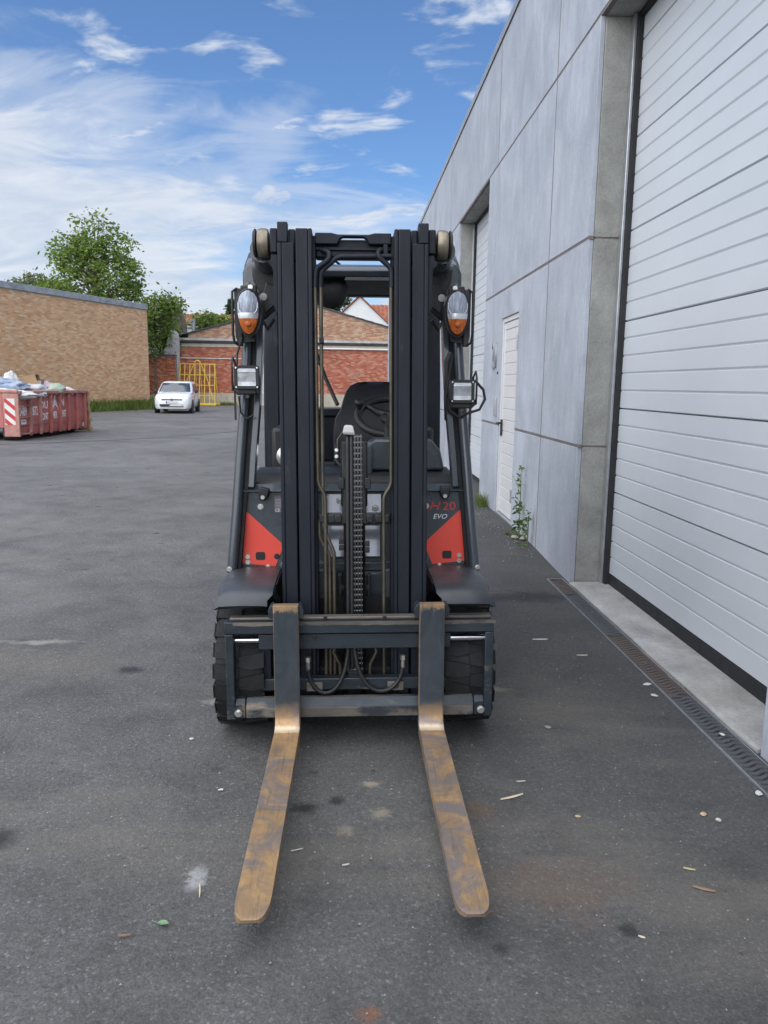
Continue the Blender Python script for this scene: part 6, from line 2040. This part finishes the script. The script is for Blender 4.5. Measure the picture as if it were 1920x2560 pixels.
FB().ring([(0.432, 3.42, 1.55), (0.415, 3.40, 1.44), (0.405, 3.40, 1.36), (0.415, 3.40, 1.31)], 0.006, 8).go('cable', M['fk_plastic'], smooth=True)

# ---- wheels and fenders
WY, WZ, WR = 3.245, 0.238, 0.283
lug_ = FB()
la = R(15)
for half in (0,):
    pts_in, pts_out = [], []
    for (x, da) in ((0.0, -0.40), (0.052, -0.52), (0.100, -0.42), (0.100, 0.42), (0.050, 0.38), (0.0, 0.18)):
        a = da * la * 1.0
        pts_in.append((x, -math.cos(a) * 0.262, math.sin(a) * 0.262))
        rr = 0.281 if x < 0.09 else 0.276
        pts_out.append((x * 0.99 + 0.0005, -math.cos(a) * rr, math.sin(a) * rr))
    n = 6
    lug_.add(pts_in + pts_out, [tuple(range(n - 1, -1, -1)), tuple(range(n, 2 * n))] + [(i, (i + 1) % n, (i + 1) % n + n, i + n) for i in range(n)])
lug_me = lug_.mesh('tread_lug', M['fk_rubber'], False)
side_ = FB()
for da in (0,):
    a0, a1 = -0.40 * la, 0.40 * la
    q = []
    for (r_, x) in ((0.215, 0.1005), (0.278, 0.1012)):
        q += [(x, -math.cos(a0) * r_, math.sin(a0) * r_), (x, -math.cos(a1) * r_, math.sin(a1) * r_)]
    q2 = [(p[0] + 0.004, p[1], p[2]) for p in q]
    side_.add(q + q2, [(0, 1, 3, 2), (6, 7, 5, 4), (0, 4, 5, 1), (1, 5, 7, 3), (3, 7, 6, 2), (2, 6, 4, 0)])
side_me = side_.mesh('side_lug', M['fk_rubber'], False)
for sg in (-1, 1):
    xc = sg * 0.468
    f = FB().lathe([(0.15, -0.095), (0.22, -0.100), (0.260, -0.096), (0.272, -0.08), (0.272, 0.08), (0.260, 0.096), (0.22, 0.100), (0.15, 0.095)], (xc, WY, WZ), (sg, 0, 0), 48)
    wl_ = f.go('front_wheel', M['fk_rubber'], smooth=True)
    FB().lathe([(0.03, 0.03), (0.12, 0.03), (0.15, 0.08), (0.155, 0.094), (0.14, 0.094)], (xc, WY, WZ), (sg, 0, 0), 28).go('rim', M['fk_grey'], wl_, smooth=True)
    FB().lathe([(0.03, 0.03), (0.12, 0.03), (0.15, 0.08), (0.155, 0.094), (0.14, 0.094)], (xc, WY, WZ), (-sg, 0, 0), 28).go('rim', M['fk_dark'], wl_, smooth=True)
    nl = 20
    for k in range(nl):
        for hf in (0, 1):
            o = place('tread_lug', lug_me, wl_, Vector((xc, WY, WZ)) - FO)
            o.rotation_euler = (2 * PI * (k + 0.5 * hf) / nl, 0, 0)
            o.scale = (1 if hf == 0 else -1, 1, 1)
        o = place('side_lug', side_me, wl_, Vector((xc, WY, WZ)) - FO)
        o.rotation_euler = (2 * PI * (k + (0 if sg > 0 else 0.5)) / nl, 0, 0)
        o.scale = (sg, 1, 1)
    # rear wheel
    FB().lathe([(0.12, -0.07), (0.20, -0.075), (0.215, -0.06), (0.215, 0.06), (0.20, 0.075), (0.12, 0.07)], (sg * 0.44, 4.75, 0.17), (sg, 0, 0), 32).go('rear_wheel', M['fk_rubber'], smooth=True)
    # fender: curved plastic apron over the wheel
    prof = [(2.935, 0.560), (2.942, 0.582), (2.958, 0.601), (2.99, 0.614), (3.06, 0.620), (3.16, 0.622), (3.30, 0.620), (3.42, 0.612)]
    secs = []
    for j, (y, z) in enumerate(prof):
        lip = 0.035 if j > 1 else 0.014
        xo = 0.545 + 0.006 * (3 - min(j, 3)) + (0.012 if j > 3 else 0)
        xi = 0.345 - (0.0 if j < 2 else 0.020)
        th = 0.006
        nx_, nz_ = (0, -th) if j > 3 else (th * 0.8, -th * 0.4)
        s = [(xi, y, z), (xi + 0.02, y - 0.001, z + 0.003), (0.45, y - 0.003, z + 0.005), (xo - 0.03, y, z + 0.001), (xo - 0.008, y + 0.004, z - 0.012), (xo, y + 0.010, z - lip),
             (xo - 0.007, y + 0.012, z - lip), (xo - 0.016, y + 0.008 + nx_, z - 0.016), (xo - 0.034, y + nx_ + 0.004, z - 0.006 + nz_), (0.45, y + nx_ + 0.004, z + nz_), (xi, y + nx_ + 0.004, z + nz_)]
        secs.append([(sg * p[0], p[1], p[2]) for p in s])
    FB().loft(secs).go('fender', M['fk_fender'], smooth=True)
    FB().prism([(3.06, 0.616), (3.40, 0.610), (3.40, 0.45), (3.20, 0.53), (3.08, 0.58)], 'x', sg * 0.318, sg * 0.324).go('fender_inner', M['fk_plastic'])
    FB().box(sg * 0.146 - 0.017, sg * 0.146 + 0.017, 3.20, 3.23, 0.10, 0.64).go('frame_post', M['fk_grey'], bevel=0.004)
# cavity below the cowl
FB().box(-0.33, 0.33, 3.34, 3.37, 0.20, 0.60).go('front_frame_plate', M['fk_dark'])
FB().box(0.045, 0.125, 3.30, 3.339, 0.48, 0.60).go('valve_box', M['fk_grey'], bevel=0.004)
for sg in (-1, 1):
    FB().box(sg * 0.062 - 0.008, sg * 0.062 + 0.008, 3.20, 3.24, 0.52, 0.62).go('bracket_ear', M['fk_carr'], bevel=0.003)
    bolt('bracket_bolt', (sg * 0.052, 3.199, 0.565), 0.008, 0.006, M['fk_brass'])

# ---- seat, bonnet and counterweight
FB().box(-0.50, 0.50, 4.05, 5.05, 0.28, 0.93).go('engine_bonnet', M['fk_grey'], bevel=0.03)
FB().box(-0.52, 0.52, 4.95, 5.45, 0.22, 1.02).go('counterweight', M['fk_grey'], bevel=0.08, segs=4)
FB().box(-0.52, 0.52, 3.74, 4.06, 0.26, 0.36).go('step_floor', M['fk_plastic'], bevel=0.01)
for sg in (-1, 1):
    FB().box(sg * 0.50 - 0.02, sg * 0.50 + 0.02, 3.42, 5.0, 0.24, 0.36).go('side_sill', M['fk_grey'], bevel=0.01)
FB().box(-0.44, 0.44, 4.80, 4.86, 1.225, 1.275).go('rear_crossbar', M['fk_mast'], bevel=0.01)
FB().box(-0.44, 0.44, 4.82, 4.85, 0.95, 1.224).go('rear_screen_panel', M['fk_mast'], bevel=0.01)
sx = 0.135
secs = []
for z, w, y, dpt in ((0.99, 0.22, 4.42, 0.10), (1.06, 0.245, 4.40, 0.12), (1.16, 0.245, 4.42, 0.12), (1.23, 0.235, 4.44, 0.12), (1.28, 0.205, 4.46, 0.11), (1.34, 0.188, 4.48, 0.10), (1.385, 0.172, 4.50, 0.09), (1.415, 0.148, 4.515, 0.07), (1.432, 0.11, 4.53, 0.045), (1.438, 0.06, 4.54, 0.02)):
    s = []
    for k in range(20):
        t = 2 * PI * k / 20
        ct, st_ = math.cos(t), math.sin(t)
        s.append((sx + w * math.copysign(abs(ct) ** 0.55, ct), y - (0.05 * (abs(ct) ** 3)) + dpt * 0.5 * math.copysign(abs(st_) ** 0.7, st_), z))
    secs.append(s)
seat = FB().loft(secs).go('seat_backrest', M['fk_seat'], smooth=True)
secs = []
for y, z, h_ in ((4.02, 1.00, 0.05), (4.06, 1.02, 0.075), (4.25, 1.015, 0.08), (4.45, 1.0, 0.07)):
    s = []
    for k in range(16):
        t = 2 * PI * k / 16
        ct, st_ = math.cos(t), math.sin(t)
        s.append((sx + 0.24 * math.copysign(abs(ct) ** 0.6, ct), y, z + h_ * math.copysign(abs(st_) ** 0.6, st_)))
    secs.append(s)
FB().loft(secs).go('seat_cushion', M['fk_seat'], smooth=True)
FB().ring([(0.36, 4.36, 1.02), (0.38, 4.25, 1.16), (0.38, 4.02, 1.17)], 0.035, 10).go('armrest', M['fk_seat'], smooth=True)
for sg, nm in ((-1, 'side_console'), (1, 'side_console')):
    FB().box(sg * 0.375 - 0.045, sg * 0.375 + 0.045, 4.00, 4.42, 0.93, 1.20).go(nm, M['fk_plastic'], bevel=0.02)
FB().lathe([(0.001, -0.03), (0.035, -0.022), (0.055, 0.0), (0.05, 0.03)], (-0.335, 3.92, 1.06), (0, 1, 0), 24).go('reversing_mirror', M['fk_zinc'], smooth=True)
FB().ring([(-0.30, 4.86, 1.95), (-0.215, 4.84, 1.60), (-0.16, 4.80, 1.45), (-0.09, 4.70, 1.30)], 0.012, 8).go('seat_belt', M['fk_plastic'], smooth=True)
FB().ring([(-0.205, 4.78, 1.60), (-0.222, 4.77, 1.585), (-0.212, 4.77, 1.545), (-0.188, 4.78, 1.545)], 0.006, 8).go('belt_buckle', M['fk_plastic'], smooth=True)
for k in range(3):
    FB().ring([(0.02 - 0.03 * k, 3.74, 1.02), (0.015 - 0.03 * k, 3.76, 1.10)], [0.006, 0.012], 8).go('lever', M['fk_plastic'], smooth=True)
FB().box(-0.095, -0.065, 3.78, 3.82, 1.03, 1.12).go('lever_bracket', M['fk_plastic'], bevel=0.004)
FB().ring([(-0.085, 3.75, 1.14), (-0.085, 3.74, 1.06), (-0.065, 3.72, 1.035), (-0.04, 3.71, 1.03)], 0.008, 8).go('pedal_bar', M['fk_carr'], smooth=True)
